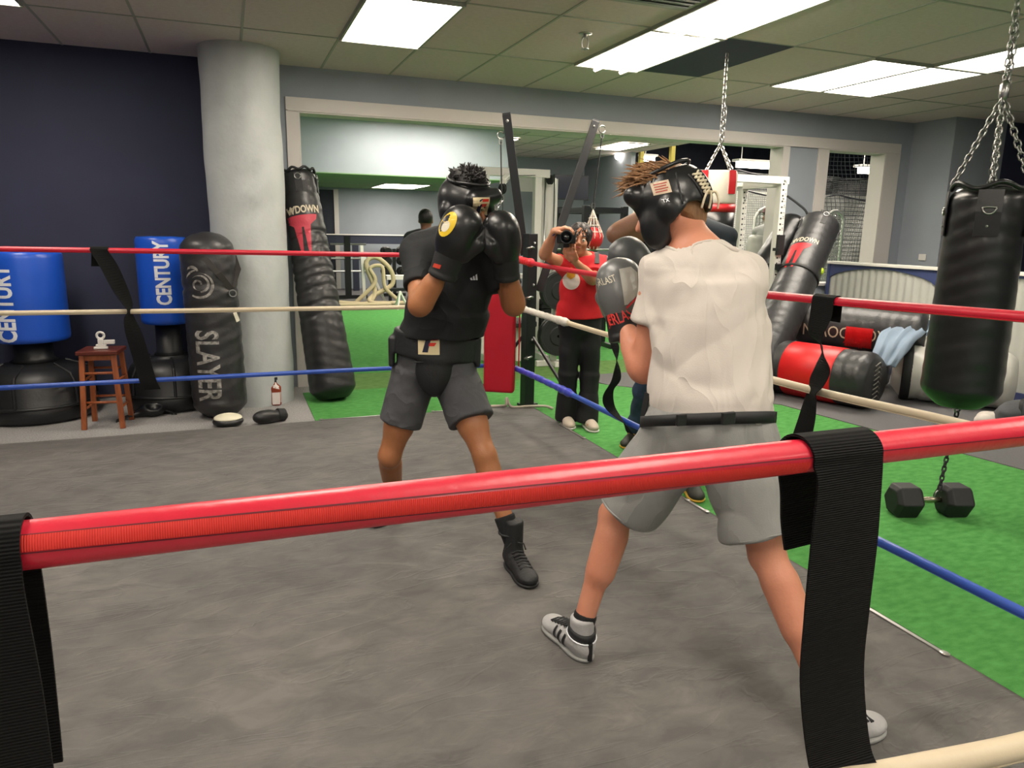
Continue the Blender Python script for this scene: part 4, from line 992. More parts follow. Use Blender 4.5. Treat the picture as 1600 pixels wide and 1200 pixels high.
c = P(357, 670, z=0)+Vector((0, .08, 0)); t = empty('focus_pad', c, 'round black pad with a cream top lying at the far mat edge', 'pad')
M = Matrix.Translation(c+Vector((0, 0, .0)))
S = SDF(); S.ell((0, 0, .04), (.112, .10, .045)); V_, F_ = S.mesh(.007); obj('pad_base', ([M @ Vector(v) for v in V_], F_), m_lea, t, smooth=True)
S = SDF(); S.ell((0, .004, .062), (.104, .095, .036)); S.half((0, 0, .058), (0, 0, -1)); V_, F_ = S.mesh(.007); obj('pad_top', ([M @ Vector(v) for v in V_], F_), mat('cream_vinyl', 'e2dcc4', .5), t, smooth=True)
def loose_glove(c, rot, label, s=1, mt=m_lea):
    t = empty('boxing_glove', c, label, 'boxing glove'); M = Matrix.Translation(c) @ Matrix.Rotation(rot, 4, 'Z')
    S = SDF(); S.ell((.03*s, 0, .052*s), (.085*s, .055*s, .05*s)); S.cap((-.02*s, 0, .048*s), (-.11*s, 0, .042*s), .046*s, .042*s, .03); S.cap((.04*s, -.05*s, .05*s), (-.02*s, -.045*s, .06*s), .022*s, .026*s, .015)
    V_, F_ = S.mesh(.007); obj('glove_body', ([M @ Vector(v) for v in V_], F_), mt, t, smooth=True)
    obj('cuff', MB().lathe([(.047*s, -.005), (.049*s, .0), (.049*s, .05), (.046*s, .055)], M @ frame((-.075*s, 0, .0515*s), (-1, 0, -.12), (0, 1, 0)), 20).geo(), m_blackr, t, smooth=True)
    return t
loose_glove(P(420, 664, z=0)+Vector((0, .06, 0)), math.radians(200), 'black boxing glove lying on the carpet right of the round pad', 1.05)
loose_glove(P(377, 636, z=0)+Vector((.0, .10, .0)), math.radians(20), 'dark glove poking out from behind the foot of the grey leaning bag', 1.0)
c = P(236, 655, z=0)+Vector((0, .1, 0)); t = empty('head_guard', c, 'black head guard with a loose strap lying beside the stool', 'head guard')
M = Matrix.Translation(c)
S = SDF(); S.ell((0, 0, .055), (.10, .085, .055)); S.ell((.02, -.03, .10), (.055, .05, .05), op='s', k=.02); S.cap((-.08, -.02, .04), (-.13, -.05, .03), .03, .02); V_, F_ = S.mesh(.008)
obj('shell', ([M @ Vector(v) for v in V_], F_), m_vinyl, t, smooth=True)
obj('strap', MB().strap(smooth_path([M @ Vector(v) for v in ((-.10, -.04, .03), (-.15, -.08, .035), (-.20, -.10, .02), (-.24, -.12, .008))]), [(0, 1, .3)]*25, .04, .006).geo(), m_blackr, t)
obj('strap', MB().strap(smooth_path([M @ Vector(v) for v in ((.08, .0, .05), (.13, .0, .03), (.18, -.01, .006))]), [(0, 1, 0)]*17, .03, .006).geo(), m_blackr, t)

# ---------------------------------------------------------------- leaning and lying bags on the right
Mv = frame((4.58, 5.52, .10), (1.31, .70, 1.54), (1, -.6, 0)); Lv = 2.14
t = empty('punching_bag', (4.62, 5.42, 0), 'long black punching bag leaning over the pile right of the white rack, red mark', 'punching bag')
b1 = obj('bag_body', place(bagbody(.215, .195, Lv, 8, .003, 48, 90, folds_at=(1.36,)), Mv), m_lea2, t, smooth=True)
left = Vector((-.6, -.62, .5))
Zl = Mv.to_3x3() @ Vector((0, 0, 1)); vw = Vector((-4.9, -5.3, .6)).normalized(); rt = Zl.cross(vw).normalized()
o1 = Mv @ Vector((0, 0, 1.82))
decal('lettering', text2d('THROWDOWN', .055, .015, .7), o1-rt*.14+vw*.2, rt, Zl, b1, m_cream, b1, .003, 1)
decal('red_mark', fillpoly(mk), o1-rt*.13-Zl*.05+vw*.2, rt, Zl, b1, mat('red_print_bright', 'c4242c', .5), b1, .003, 2)
for k in range(7):
    a = k*.9; obj('chain', MB().chain(Mv @ Vector((.17*math.cos(a), .17*math.sin(a), Lv+.01)), Mv @ Vector((.05*math.cos(a+1.2), .05*math.sin(a+1.2), Lv+.03)), .04, .026, .004).geo(), m_steel, b1)
for a in (0, 1.6, 3.2, 4.8): dring(Mv, Lv-.03, a, .192, b1, .05)
obj('body_tape', MB().lathe([(.2085, 1.34), (.2125, 1.345), (.2125, 1.365), (.2085, 1.37)], Mv, 40).geo(), m_blackr, b1, smooth=True)
Mu = frame((4.66, 6.42, .09), (1.06, .08, 1.43), (1, -.3, 0))
t = empty('punching_bag', (4.66, 6.42, 0), 'second dark punching bag leaning behind the long one, mostly hidden', 'punching bag')
b2 = obj('bag_body', place(bagbody(.18, .165, 1.95, 9, .005, 40, 60), Mu), m_vinyl, t, smooth=True)
obj('rope_loop', MB().tube(smooth_path([Mu @ Vector(v) for v in ((.1, -.1, 1.95), (0, -.12, 2.03), (-.12, -.1, 2.06), (-.25, -.05, 2.09))]), .012, 7).geo(), m_blackr, b2)
# silver bag behind rack
gq = P(1188, 380, y=7.55); Mg = frame((gq.x-.1, 7.55, .03), (.12, .0, 1.5), (1, 0, 0))
t = empty('punching_bag', (gq.x-.1, 7.55, 0), 'silver-grey bag standing behind the white rack upright', 'punching bag')
obj('bag_body', place(bagbody(.17, .17, 1.46, 10, .005, 36, 50), Mg), mat('silver_vinyl', 'b4b3ac', .35, bump=.6, bs=8, coat=.2), t, smooth=True)
m_redv = mat('bright_red_vinyl', 'cf1419', .4, bump=.2, bs=14)
# lying bags: local z along each bag
def lying(a, b, r, label, seed, m=m_lea2, fold=()):
    a = Vector(a); b = Vector(b); M = frame(a, b-a, (0, 0, 1)); L = (b-a).length
    t = empty('punching_bag', ((a.x+b.x)/2, (a.y+b.y)/2, min(a.z, b.z)-r), label, 'punching bag')
    o = obj('bag_body', place(bagbody(r, r, L, seed, .004, 48, 70, folds_at=fold), M), m, t, smooth=True)
    return t, o, M, L
t, o, M, L = lying((4.86, 5.70, .262), (5.20, 4.66, .262), .25, 'black punching bag lying lowest in the pile, with a wide bright red band', 12)
bx = lambda z0, z1, r: MB().lathe([(r, z0), (r+.004, z0+.004), (r+.004, z1-.004), (r, z1)], M, 48)
obj('red_band', bx(.30, .80, .252).geo(), m_redv, o, smooth=True)
q = MB()
for k in range(9):
    a = -1.1+k*.27; p0 = M @ Vector((-.05+.03*(k % 2), -.18+.0*k, L+.0)); p1 = M @ Vector((.04, .18, L))
for k in range(8):
    s = -.15+k*.042; q.tube([M @ Vector((s, -.06, L+.004)), M @ Vector((s+.03, .0, L+.016)), M @ Vector((s, .06, L+.004))], .006, 5)
obj('end_lacing', q.geo(), mat('lace_grey', '6e6a64', .5), o)
decal('end_patch', grid2d((-.05, .05, -.06, .06)), M @ Vector((.0, -.12, L)), M.to_3x3() @ Vector((0, 1, 0)), M.to_3x3() @ Vector((1, 0, 0)), o, m_blackr, o, .006)
t, o2, M2, L2 = lying((5.40, 5.98, .64), (6.16, 5.02, .60), .225, 'black punching bag with pale lettering lying on top of the pile beside the fence', 13)
Zl = M2.to_3x3() @ Vector((0, 0, 1)); vw = Vector((-.75, -.65, .35)).normalized(); upv = vw.cross(Zl).normalized()
if upv.z < 0: upv = -upv
o_ = surf(o2, 1332, 522)[0]
uu = -Zl if (Zl.cross(upv)).dot(vw) < 0 else Zl
nn_ = uu.cross(vw.cross(uu)); decal('lettering', text2d('THROWDOWN', .10, .0, .9), o_, -uu, -vw.cross(uu), o2, m_cream, o2, .004)
decal('red_patch', grid2d((-.12, .12, -.14, .10)), surf(o2, 1341, 530)[0], uu, vw.cross(uu), o2, m_redv, o2, .009, 0)
lying((5.62, 6.12, .205), (6.14, 5.36, .205), .19, 'dark punching bag at the bottom of the pile, under the one with pale lettering', 15)
# light silver bag at the right end of pile
t, o3, M3, L3 = lying((5.78, 5.02, .27), (6.42, 4.30, .27), .25, 'crumpled silver bag lying at the right end of the pile under the folded cloth', 14, MC['silver_vinyl'], (.25, .5))
obj('black_strap', MB().lathe([(.252, .42), (.257, .425), (.257, .445), (.252, .45)], M3, 40).geo(), m_blackr, o3, smooth=True)
obj('black_strap', MB().lathe([(.252, .08), (.257, .09), (.257, .15), (.252, .16)], M3, 40).geo(), m_blackr, o3, smooth=True)
# ================================================================ people
VV = Vector
def lerp(a, b, t): return VV(a).lerp(VV(b), t)
def basis(f, up):
    """front, up and the person's right-hand side"""
    f = VV(f).normalized(); u = VV(up); u = (u-f*u.dot(f)).normalized(); return f, u, f.cross(u)
def torso(S, pel, neck, sL, sR, f, g=0, fat=1.0):
    pel, neck, sL, sR = map(VV, (pel, neck, sL, sR)); up = (neck-pel).normalized(); sd = (sR-sL); hw = sd.length/2; sd.normalize()
    fr = VV(f); fr = (fr-up*fr.dot(up)-sd*fr.dot(sd)).normalized(); sd = (sd-up*sd.dot(up)).normalized(); ax = (sd, fr, up); L = (neck-pel).length
    mid = (sL+sR)/2
    S.ell(pel+up*.02, (.165*fat+g, .125*fat+g, .13+g), ax, .03)
    S.ell(lerp(pel, neck, .34), (.142*fat+g, .105*fat+g, .15+g), ax, .05)
    S.ell(lerp(pel, neck, .62)+fr*.008, (hw*.93*fat+g, .112*fat+g, .17+g), ax, .05)
    S.ell(lerp(lerp(pel, neck, .84), mid, .5), (hw*.98+g, .088+g, .10+g), ax, .04)
    for s_ in (sL, sR): S.cap(neck-up*.02, s_, .048+g, .056+g, .04)
    return ax
def arm_(S, s, e, w, g=0, m=1.0):
    S.cap(s, e, (.054+g)*m, (.040+g)*m, .03); S.ell(lerp(s, e, .25), ((.056+g)*m,)*3, None, .03)
    if w is not None:
        S.cap(e, w, (.040+g)*m, (.027+g)*m, .015); S.cap(lerp(e, w, .12), lerp(e, w, .45), (.043+g)*m, (.036+g)*m, .03)
def leg_(S, h, k, a, back, m=1.0):
    h, k, a, back = map(VV, (h, k, a, back)); back.normalize()
    S.cap(h, k, .083*m, .052*m, .03); S.cap(lerp(h, k, .1), lerp(h, k, .6), .086*m, .068*m, .03)
    S.ell(k-back*.012, (.048*m, .048*m, .055*m), None, .025)
    S.cap(k, a, .046*m, .034*m, .02); S.cap(lerp(k, a, .18)+back*.016, lerp(k, a, .48)+back*.014, .05*m, .043*m, .04)
def foot_(S, a, d, z0):
    a = VV(a); d = VV(d); d.z = 0; d.normalize(); S.cap(a, (a.x-d.x*.015, a.y-d.y*.015, z0+.05), .026, .024, .02); S.cap((a.x, a.y, z0+.05), (a.x+d.x*.13, a.y+d.y*.13, z0+.034), .026, .018, .03)
def head_(S, c, f, up, s=1.0, hair=False):
    c = VV(c); f, u, r = basis(f, up); ax = (r, f, u)
    S.ell(c+u*.028*s-f*.012*s, (.076*s, .096*s, .098*s), ax, .02); S.ell(c-u*.045*s+f*.022*s, (.058*s, .068*s, .068*s), ax, .03)
    S.ell(c-u*.092*s+f*.058*s, (.028*s, .024*s, .022*s), ax, .03)
    for q in (-1, 1):
        S.ell(c+r*q*.038*s+f*.062*s-u*.026*s, (.026*s, .024*s, .022*s), ax, .02); S.ell(c+r*q*.031*s+f*.098*s+u*.002*s, (.016*s, .014*s, .012*s), ax, .012, 's')
        S.ell(c+r*q*.077*s-u*.008*s-f*.006*s, (.009*s, .021*s, .031*s), ax, .008)
        S.cap(c+r*q*.012*s+f*.094*s-u*.034*s, c+r*q*.014*s+f*.092*s-u*.036*s, .008*s, None, .008)
    S.cap(c-r*.03*s+f*.083*s+u*.024*s, c+r*.03*s+f*.083*s+u*.024*s, .012*s, None, .02)
    S.cap(c+f*.09*s+u*.006*s, c+f*.112*s-u*.030*s, .008*s, .0125*s, .012)
    S.cap(c-r*.018*s+f*.086*s-u*.056*s, c+r*.018*s+f*.086*s-u*.056*s, .0075*s, None, .008); S.cap(c-r*.014*s+f*.084*s-u*.067*s, c+r*.014*s+f*.084*s-u*.067*s, .008*s, None, .008)
    return f, u, r
def face_parts(c, f, u, r, par, s=1.0, lip='9c5a4e', brow=None):
    c = VV(c)
    for q in (-1, 1):
        e = obj('eye', MB().ball(c+r*q*.031*s+f*.082*s+u*.002*s, .0125*s, 14).geo(), mat('eye_white', 'd8d4cc', .25), par, smooth=True)
        obj('iris', MB().ball(c+r*q*.031*s+f*.0905*s+u*.001*s, .0055*s, 10).geo(), mat('iris_dark', '20140e', .2), e, smooth=True)
        obj('eyebrow', MB().tube([c+r*q*.014*s+f*.098*s+u*.027*s, c+r*q*.032*s+f*.095*s+u*.033*s, c+r*q*.05*s+f*.082*s+u*.026*s], [.0035, .004, .002], 6).geo(), brow or m_hair, par, smooth=True)
    obj('lips', MB().tube([c-r*.022*s+f*.086*s-u*.06*s, c-r*.008*s+f*.0945*s-u*.059*s, c+r*.008*s+f*.0945*s-u*.059*s, c+r*.022*s+f*.086*s-u*.06*s], [.003, .0055, .0055, .003], 8).geo(), mat('lips_'+lip, lip, .45), par, smooth=True)
def hand_(S, w, d, n, ts, s=1.0, curl=(.4, .5, .5), spread=0):
    """w wrist, d finger direction, n the way the palm faces, ts towards the thumb"""
    w = VV(w); d = VV(d).normalized(); n = VV(n); n = (n-d*n.dot(d)).normalized(); ts = VV(ts); ts = (ts-d*ts.dot(d)-n*ts.dot(n)).normalized()
    S.cap(w, w+d*.03*s, .025*s, .026*s, .015)
    S.rbox(w+d*.052*s, (.041*s, .014*s, .042*s), (ts, n, d), .013*s, .015)
    for i, L in enumerate((.074, .082, .077, .060)):
        b = w+d*(.088-.004*abs(i-1))*s+ts*(.030-.0205*i)*s; a = 0; p = b; pts = [b-d*.01*s]
        side = ts*((1.5-i)*spread); lens = (.45, .32, .23)
        for j in range(3):
            a += curl[j]; v = (d*math.cos(a)+n*math.sin(a)+side*.3).normalized(); pts.append(p); p = p+v*L*lens[j]*s*1.05
        pts.append(p); S.chain(pts, [.0095*s, .0092*s, .0088*s, .0082*s, .0072*s], .005)
    b = w+d*.018*s+ts*.030*s
    S.chain([b, b+ts*.026*s+d*.026*s+n*.012*s, b+ts*.030*s+d*.055*s+n*.026*s, b+ts*.022*s+d*.080*s+n*.034*s], [.015*s, .0125*s, .0105*s, .0085*s], .008)
def tufts(c, f, u, r, par, m, n, spread, ln, seed, up=.4, name='hair_strands', rad=.0035, lay=None):
    rs = random.Random(seed); q = MB(); c = VV(c)
    for i in range(n):
        a = rs.random()*2*PI; e = rs.random()**.6*spread
        nn = (u*math.cos(e)+(f*math.cos(a)+r*math.sin(a))*math.sin(e)).normalized()
        p = c+VV((nn.dot(r)*.080, nn.dot(f)*.098, nn.dot(u)*.098)).x*r+f*(nn.dot(f)*.098)+u*(nn.dot(u)*.102+.026)
        t = (nn*up+VV((rs.uniform(-1, 1), rs.uniform(-1, 1), rs.uniform(-.4, .8)))*(.6 if lay is None else .3)+(VV(lay) if lay is not None else VV((0, 0, 0)))).normalized()
        L = ln*rs.uniform(.5, 1.2); k2 = VV((rs.uniform(-1, 1), rs.uniform(-1, 1), rs.uniform(-1, .3)))*.5
        q.tube([p-nn*.01, p+t*L*.4, p+t*L*.75+k2*L*.25, p+t*L+k2*L*.6], [rad*1.6, rad*1.4, rad, rad*.3], 5)
    obj(name, q.geo(), m, par, smooth=True)
def headgear(c, f, u, r, par, m, s=1.0, h=.0055, wide=1.0, nape=0, cutn=None):
    c = VV(c); S = SDF(); ax = (r, f, u)
    S.ell(c+u*.025*s-f*.008*s, (.104*s*wide, .125*s, .112*s), ax, .02)
    S.ell(c-u*.03*s+f*.0*s, (.098*s*wide, .112*s, .085*s), ax, .03)
    S.cap(c+f*.098*s+u*.072*s-r*.05*s, c+f*.098*s+u*.072*s+r*.05*s, .030*s, None, .02)
    for q in (-1, 1):
        S.ell(c+r*q*.072*s-u*.05*s+f*.058*s, (.03*s, .048*s, .06*s), ax, .025); S.ell(c+r*q*.097*s*wide-f*.005*s-u*.005*s, (.026*s, .042*s, .046*s), ax, .012)
    S.ell(c+f*.135*s-u*.03*s, (.05*s, .065*s, .07*s), ax, .02, 's')
    S.ell(c+u*.155*s-f*.01*s, (.076*s, .088*s, .062*s), ax, .015, 's')
    S.ell(c-u*(.16-nape*.6)*s-f*(.045+nape)*s, (.085*s, .105*s, .085*s), ax, .015, 's')
    if cutn: S.cap(cutn[0], cutn[1], cutn[2], cutn[2]*.92, .012, 's')
    V_, F_ = S.mesh(h); o = obj('head_guard', (V_, F_), m, par, smooth=True)
    obj('chin_strap', MB().tube([c+r*.07*s-u*.09*s+f*.04*s, c+r*.035*s-u*.122*s+f*.06*s, c-u*.128*s+f*.065*s, c-r*.035*s-u*.122*s+f*.06*s, c-r*.07*s-u*.09*s+f*.04*s], .011*s, 8).geo(), m_blackr, o, smooth=True)
    obj('rim', MB().tube([c+u*(.118+.006*math.sin(2*a))*s+r*math.cos(a)*.072*s+f*math.sin(a)*.09*s for a in np.linspace(0, 2*PI, 40)], .006*s, 6).geo(), m, o, smooth=True)
    return o
def glove(w, d, n, ts, par, m, mc, s=1.0, h=.005, name='boxing_glove'):
    """w wrist, d towards the knuckles, n palm side, ts thumb side; returns glove and cuff"""
    w = VV(w); d = VV(d).normalized(); n = VV(n); n = (n-d*n.dot(d)).normalized(); ts = VV(ts); ts = (ts-d*ts.dot(d)-n*ts.dot(n)).normalized(); ax = (ts, n, d)
    S = SDF(); S.ell(w+d*.088*s-n*.008*s, (.066*s, .055*s, .085*s), ax, .02); S.ell(w+d*.135*s+n*.012*s, (.067*s, .060*s, .056*s), ax, .03)
    S.ell(w+d*.095*s+n*.045*s, (.055*s, .034*s, .05*s), ax, .015); S.cap(w+d*.01*s, w+d*.06*s, .046*s, .052*s, .03)
    S.chain([w+d*.035*s+ts*.045*s+n*.01*s, w+d*.085*s+ts*.068*s+n*.03*s, w+d*.125*s+ts*.055*s+n*.052*s], [.026*s, .027*s, .022*s], .012)
    S.ell(w+d*.165*s+n*.045*s, (.05*s, .012*s, .01*s), ax, .01, 's')
    g = obj(name, S.mesh(h), m, par, smooth=True)
    C = SDF(); C.cone(w-d*.055*s, w+d*.03*s, .047*s, .052*s, .01, rnd=.008); C.cone(w-d*.065*s, w-d*.045*s, .050*s, .050*s, .006, rnd=.008)
    c = obj('cuff', C.mesh(h), mc, g, smooth=True)
    return g, c
def shoe(a, d, z0, par, m, ms, L=.285, hi=.14, w_=1.0, h=.0055, roll=0, name='shoe'):
    """a ankle point, d toe direction; ankle boot standing on z0"""
    a = VV(a); d = VV(d); pitch = d.z; dz = VV((d.x, d.y, 0)).normalized(); d = VV((dz.x, dz.y, pitch)).normalized(); r = dz.cross(VV((0, 0, 1))).normalized(); u = r.cross(d).normalized()*1
    if u.z < 0: u = -u
    heel = VV((a.x, a.y, z0))-dz*.055+VV((0, 0, max(0, -pitch)*L*.8)); ax = (r, d, u); S = SDF()
    S.ell(heel+d*.045+u*.045, (.040*w_, .05, .046), ax, .02); S.ell(heel+d*.13+u*.042, (.045*w_, .085, .040), ax, .03); S.ell(heel+d*(L-.07)+u*.030, (.047*w_, .062, .030), ax, .03)
    S.cone(heel+d*.055+u*.05, lerp(heel+d*.058+u*.05, a, 1)+(a-(heel+d*.058)).normalized()*(hi-.11), .042, .044, .03, rnd=.01)
    S.half(heel+u*.006, -u)
    o = obj(name, S.mesh(h), m, par, smooth=True)
    Q = SDF(); Q.ell(heel+d*.06+u*.01, (.044*w_, .064, .02), ax, .02); Q.ell(heel+d*.14+u*.01, (.045*w_, .09, .018), ax, .03); Q.ell(heel+d*(L-.075)+u*.01, (.051*w_, .068, .018), ax, .03); Q.half(heel+u*.016, u); Q.half(heel, -u)
    obj('sole', Q.mesh(h), ms, o, smooth=True)
    return o, heel, d, u, r
def laces(heel, d, u, r, m, par, n=5, s0=.10, s1=.19, ht=.085):
    q = MB()
    for k in range(n):
        t = k/(n-1); p = heel+d*(s0+(s1-s0)*t)+u*(ht-.028*t); q.tube([p-r*.028, p+u*.006, p+r*.028+d*.008], .0032, 6); q.tube([p+r*.028, p+u*.007+d*.004, p-r*.028+d*.010], .0032, 6)
    obj('laces', q.geo(), m, par, smooth=True)
def flogo(o, u, v, tgt, par, s):
    """cream badge with a dark slanted bar and a red F"""
    b = decal('badge', grid2d((-s, s, -s*.92, s*.92), 6), o, u, v, tgt, mat('badge_cream', 'd9c9a0', .5), par, .003, label='cream badge')
    P1 = fillpoly([(-.62*s, -.7*s), (-.25*s, .62*s), (0, .75*s), (.28*s, .75*s), (.06*s, .1*s), (-.1*s, -.7*s)]); decal('emblem', P1, o, u, v, tgt, mat('badge_navy', '141a33', .5), b, .0045)
    P2 = fillpoly([(.12*s, .75*s), (.9*s, .75*s), (.86*s, .45*s), (.06*s, .42*s)]); decal('emblem', P2, o, u, v, tgt, mat('badge_red', 'd2301c', .5), b, .0045)
    P3 = fillpoly([(.02*s, .22*s), (.72*s, .22*s), (.5*s, -.1*s), (-.05*s, -.1*s)]); decal('emblem', P3, o, u, v, tgt, MC['badge_red'], b, .0045)

def skin(name, c, c2): 
    m = mat(name, c, .48, var=0, vs=6, bump=.12, bs=120, col2=c2, spec=.4)
    m.node_tree.nodes['Principled BSDF'].inputs['Subsurface Weight'].default_value = .08
    m.node_tree.nodes['Principled BSDF'].inputs['Subsurface Radius'].default_value = (.02, .008, .004)
    return m
m_skA = skin('skin_tan', 'a8704c', '98623f'); m_skB = skin('skin_light', 'cf9074', 'c07c62'); m_skW = skin('skin_warm', 'c08a6c', 'b27a5e'); m_skT = skin('skin_deep', '8a6450', '7a5644')

# ---------------------------------------------------------------- boxer in black
A = dict(pel=P(680, 572, y=3.25), neck=P(724, 376, y=3.06), head=P(730, 326, y=2.98), sR=P(655, 392, y=3.13), eR=P(655, 478, y=2.93), wR=P(700, 406, y=2.84),
         sL=P(775, 393, y=3.03), eL=P(803, 478, y=2.93), wL=P(790, 410, y=2.84), hR=P(646, 592, y=3.29), kR=P(609, 712, y=3.33), aR=P(615, 782, y=3.62),
         hL=P(712, 592, y=3.2), kL=P(757, 712, y=2.98), aL=P(803, 822, y=2.82))
A['aR'].z = .11; A['aL'].z = .13
fA = VV((-.30, -.95, -.05)); PA = empty('person', (A['pel'].x, A['pel'].y, MZ), 'boxer in a black t-shirt and grey shorts facing the viewer, gloves raised before his face', 'person')
S = SDF(); axA = torso(S, A['pel'], A['neck'], A['sL'], A['sR'], fA)
arm_(S, A['sR'], A['eR'], A['wR'], 0, 1.08); arm_(S, A['sL'], A['eL'], A['wL'], 0, 1.08)
gdR = (P(722, 345, y=2.80)-A['wR']).normalized(); gdL = (P(784, 345, y=2.80)-A['wL']).normalized()
S.cap(A['wR'], A['wR']+gdR*.06, .028, .03, .01); S.cap(A['wL'], A['wL']+gdL*.06, .028, .03, .01)
leg_(S, A['hR'], A['kR'], A['aR'], (.2, 1, 0), 1.0); leg_(S, A['hL'], A['kL'], A['aL'], (0, 1, 0), 1.0)
foot_(S, A['aR'], (-.6, -.7, 0), MZ+.012); foot_(S, A['aL'], (.0, -1, 0), MZ+.012)
fh = VV((.42, -.85, -.28)); uh = VV((-.12, -.25, 1)); S.cap(A['neck']-VV((0, 0, .02)), A['head']-VV((0, -.02, .06)), .062, .058, .03)
f_, u_, r_ = head_(S, A['head'], fh, uh, 1.0)
bodyA = obj('body', S.mesh(.0065), m_skA, PA, smooth=True)
face_parts(A['head'], f_, u_, r_, bodyA)
m_tee = mat('black_jersey', '101316', .8, bump=.12, bs=220, var=.15, vs=8, fold=.5, fs=6)
S = SDF(); torso(S, lerp(A['pel'], A['neck'], .18), A['neck'], A['sL'], A['sR'], fA, .014, 1.03)
for a, b in (('sR', 'eR'), ('sL', 'eL')): S.cone(lerp(A[a], A[b], -.1), lerp(A[a], A[b], .66), .068, .064, .04, rnd=.006); S.ell(A[a], (.066, .066, .066), None, .03)
S.cone(lerp(A['pel'], A['neck'], .06), lerp(A['pel'], A['neck'], .5), .168, .180, .05, flat=.72, side=axA[1], rnd=.008)
S.half(A['pel']+VV((0, 0, .148)), VV((0, 0, -1)), A['pel'], .22)
S.disp(folds(3, .0035, 30, ((1, .1, .8), (-.8, 0, 1), (.3, .2, 1))))
S.ell(A['neck']+VV((.005, -.02, .055)), (.068, .07, .06), None, .008, 's')
teeA = obj('t_shirt', S.mesh(.0065), m_tee, PA, smooth=True)
m_shA = mat('grey_shorts', '45464a', .75, bump=.1, bs=200, var=.08, vs=10, fold=.5, fs=8)
S = SDF(); S.ell(A['pel']+VV((0, 0, .03)), (.18, .14, .14), axA, .03)
S.cone(lerp(A['hR'], A['kR'], -.1), lerp(A['hR'], A['kR'], .56), .108, .100, .04, rnd=.006); S.cone(lerp(A['hL'], A['kL'], -.1), lerp(A['hL'], A['kL'], .56), .108, .108, .04, rnd=.006)
S.half(lerp(A['pel'], A['neck'], .24), (0, 0, 1), None, .3); S.disp(folds(9, .0035, 34, ((1, 0, .5), (-1, .2, .6))))
shA = obj('shorts', S.mesh(.0065), m_shA, PA, smooth=True)
# groin guard: wide band, front cup, flared wings
m_guard = mat('guard_black', '1b1c1f', .5, bump=.2, bs=60)
S = SDF(); up = VV((0, 0, 1)); fr = VV((fA.x, fA.y, 0)).normalized(); sd = fr.cross(up); axA = (sd, fr, up)
S.cone(A['pel']+up*.05, A['pel']+up*.162+VV((.012, -.005, 0)), .203, .200, .03, flat=.80, side=fr, rnd=.012)
S.ell(A['pel']+fr*.115-up*.0, (.085, .05, .10), axA, .03); S.ell(A['pel']+fr*.10-up*.055, (.055, .05, .07), axA, .03)
for q in (-1, 1): S.rbox(A['pel']+sd*q*.198+up*.075+fr*.02, (.012, .045, .07), axA, .01, .02)
gA = obj('groin_guard', S.mesh(.0065), m_guard, PA, smooth=True)
obj('pad_seam', MB().tube([A['pel']+fr*(.158-.3*abs(x)**1.5)+sd*x+up*.045 for x in np.linspace(-.085, .085, 9)], .003, 5).geo(), m_blackr, gA)
flogo(surf(gA, 670, 539)[0], (.98, -.2, 0), (0, 0, 1), gA, gA, .047)
obj('waistband', MB().tube([A['pel']+VV((.012, -.005, 0))+up*(.164+.003*math.sin(a*3))+sd*math.cos(a)*.193+fr*math.sin(a)*.150 for a in np.linspace(0, 2*PI, 40)], .006, 6).geo(), mat('pale_trim', 'a9a59c', .7), shA, smooth=True, label='pale edge of the waistband')
ax_ = surf(teeA, 741, 434)[0]; bm_ = mat('white_print', 'dfe2e8', .5)
for k in range(3): decal('shirt_mark', fillpoly([(-.016+.011*k, -.010), (-.007+.011*k, -.010), (-.013+.011*k+.001*k, .002+.007*k), (-.020+.011*k+.001*k, -.002+.007*k)]), ax_, (1, 0, 0), (0, 0, 1), teeA, bm_, teeA, .003)
# hair and helmet
S = SDF(); S.ell(A['head']+u_*.036-f_*.018, (.084, .098, .098), (r_, f_, u_)); S.ell(A['head']+u_*.10+f_*.0, (.062, .07, .05), (r_, f_, u_), .02)
S.ell(A['head']+u_*.118, (.066, .072, .040), (r_, f_, u_), .02); S.ell(A['head']+u_*.145+r_*.02-f_*.01, (.03, .035, .025), (r_, f_, u_), .02); S.half(A['head']+f_*.06, f_); S.half(A['head']-u_*.04, -u_); S.disp(folds(5, .006, 90)); hA = obj('hair', S.mesh(.006), m_hair, PA, smooth=True)
tufts(A['head']+u_*.022, f_, u_, r_, hA, m_hair, 420, .7, .036, 4, .4, rad=.004)
hgA = headgear(A['head'], f_, u_, r_, PA, m_vinyl, 1.05)
flogo(surf(hgA, 752, 322)[0], (.97, -.15, .05), (-.05, 0, 1), hgA, hgA, .036)
gl1, c1 = glove(A['wR'], gdR, (.55, .5, 0), (.9, -.4, .2), PA, m_vinyl, m_blackr, 1.18)
gl2, c2 = glove(A['wL'], gdL, (-.7, .6, 0), (-.9, -.4, .2), PA, m_vinyl, m_blackr, 1.12)
el = [(.026*math.cos(a), .052*math.sin(a)) for a in np.linspace(0, 2*PI, 22)[:-1]]
e_ = decal('emblem', fillpoly(el), surf(gl1, 700, 350)[0], (.85, -.2, -.45), (.45, 0, .9), gl1, mat('yellow_print', 'c9a91e', .4), gl1, .002, 1, label='yellow oval emblem')
el = [(.013*math.cos(a)-.004, .022*math.sin(a)-.012) for a in np.linspace(0, 2*PI, 16)[:-1]]
decal('emblem', fillpoly(el), surf(gl1, 700, 350)[0], (.85, -.2, -.45), (.45, 0, .9), gl1, mat('pale_print', 'c9c3b0', .4), e_, .0035, 0)
decal('red_tag', grid2d((-.016, .016, -.008, .008), 3), surf(c1, 680, 415)[0], (1, 0, -.3), (.3, 0, 1), c1, mat('red_tag', 'b43a28', .5), c1, .003)
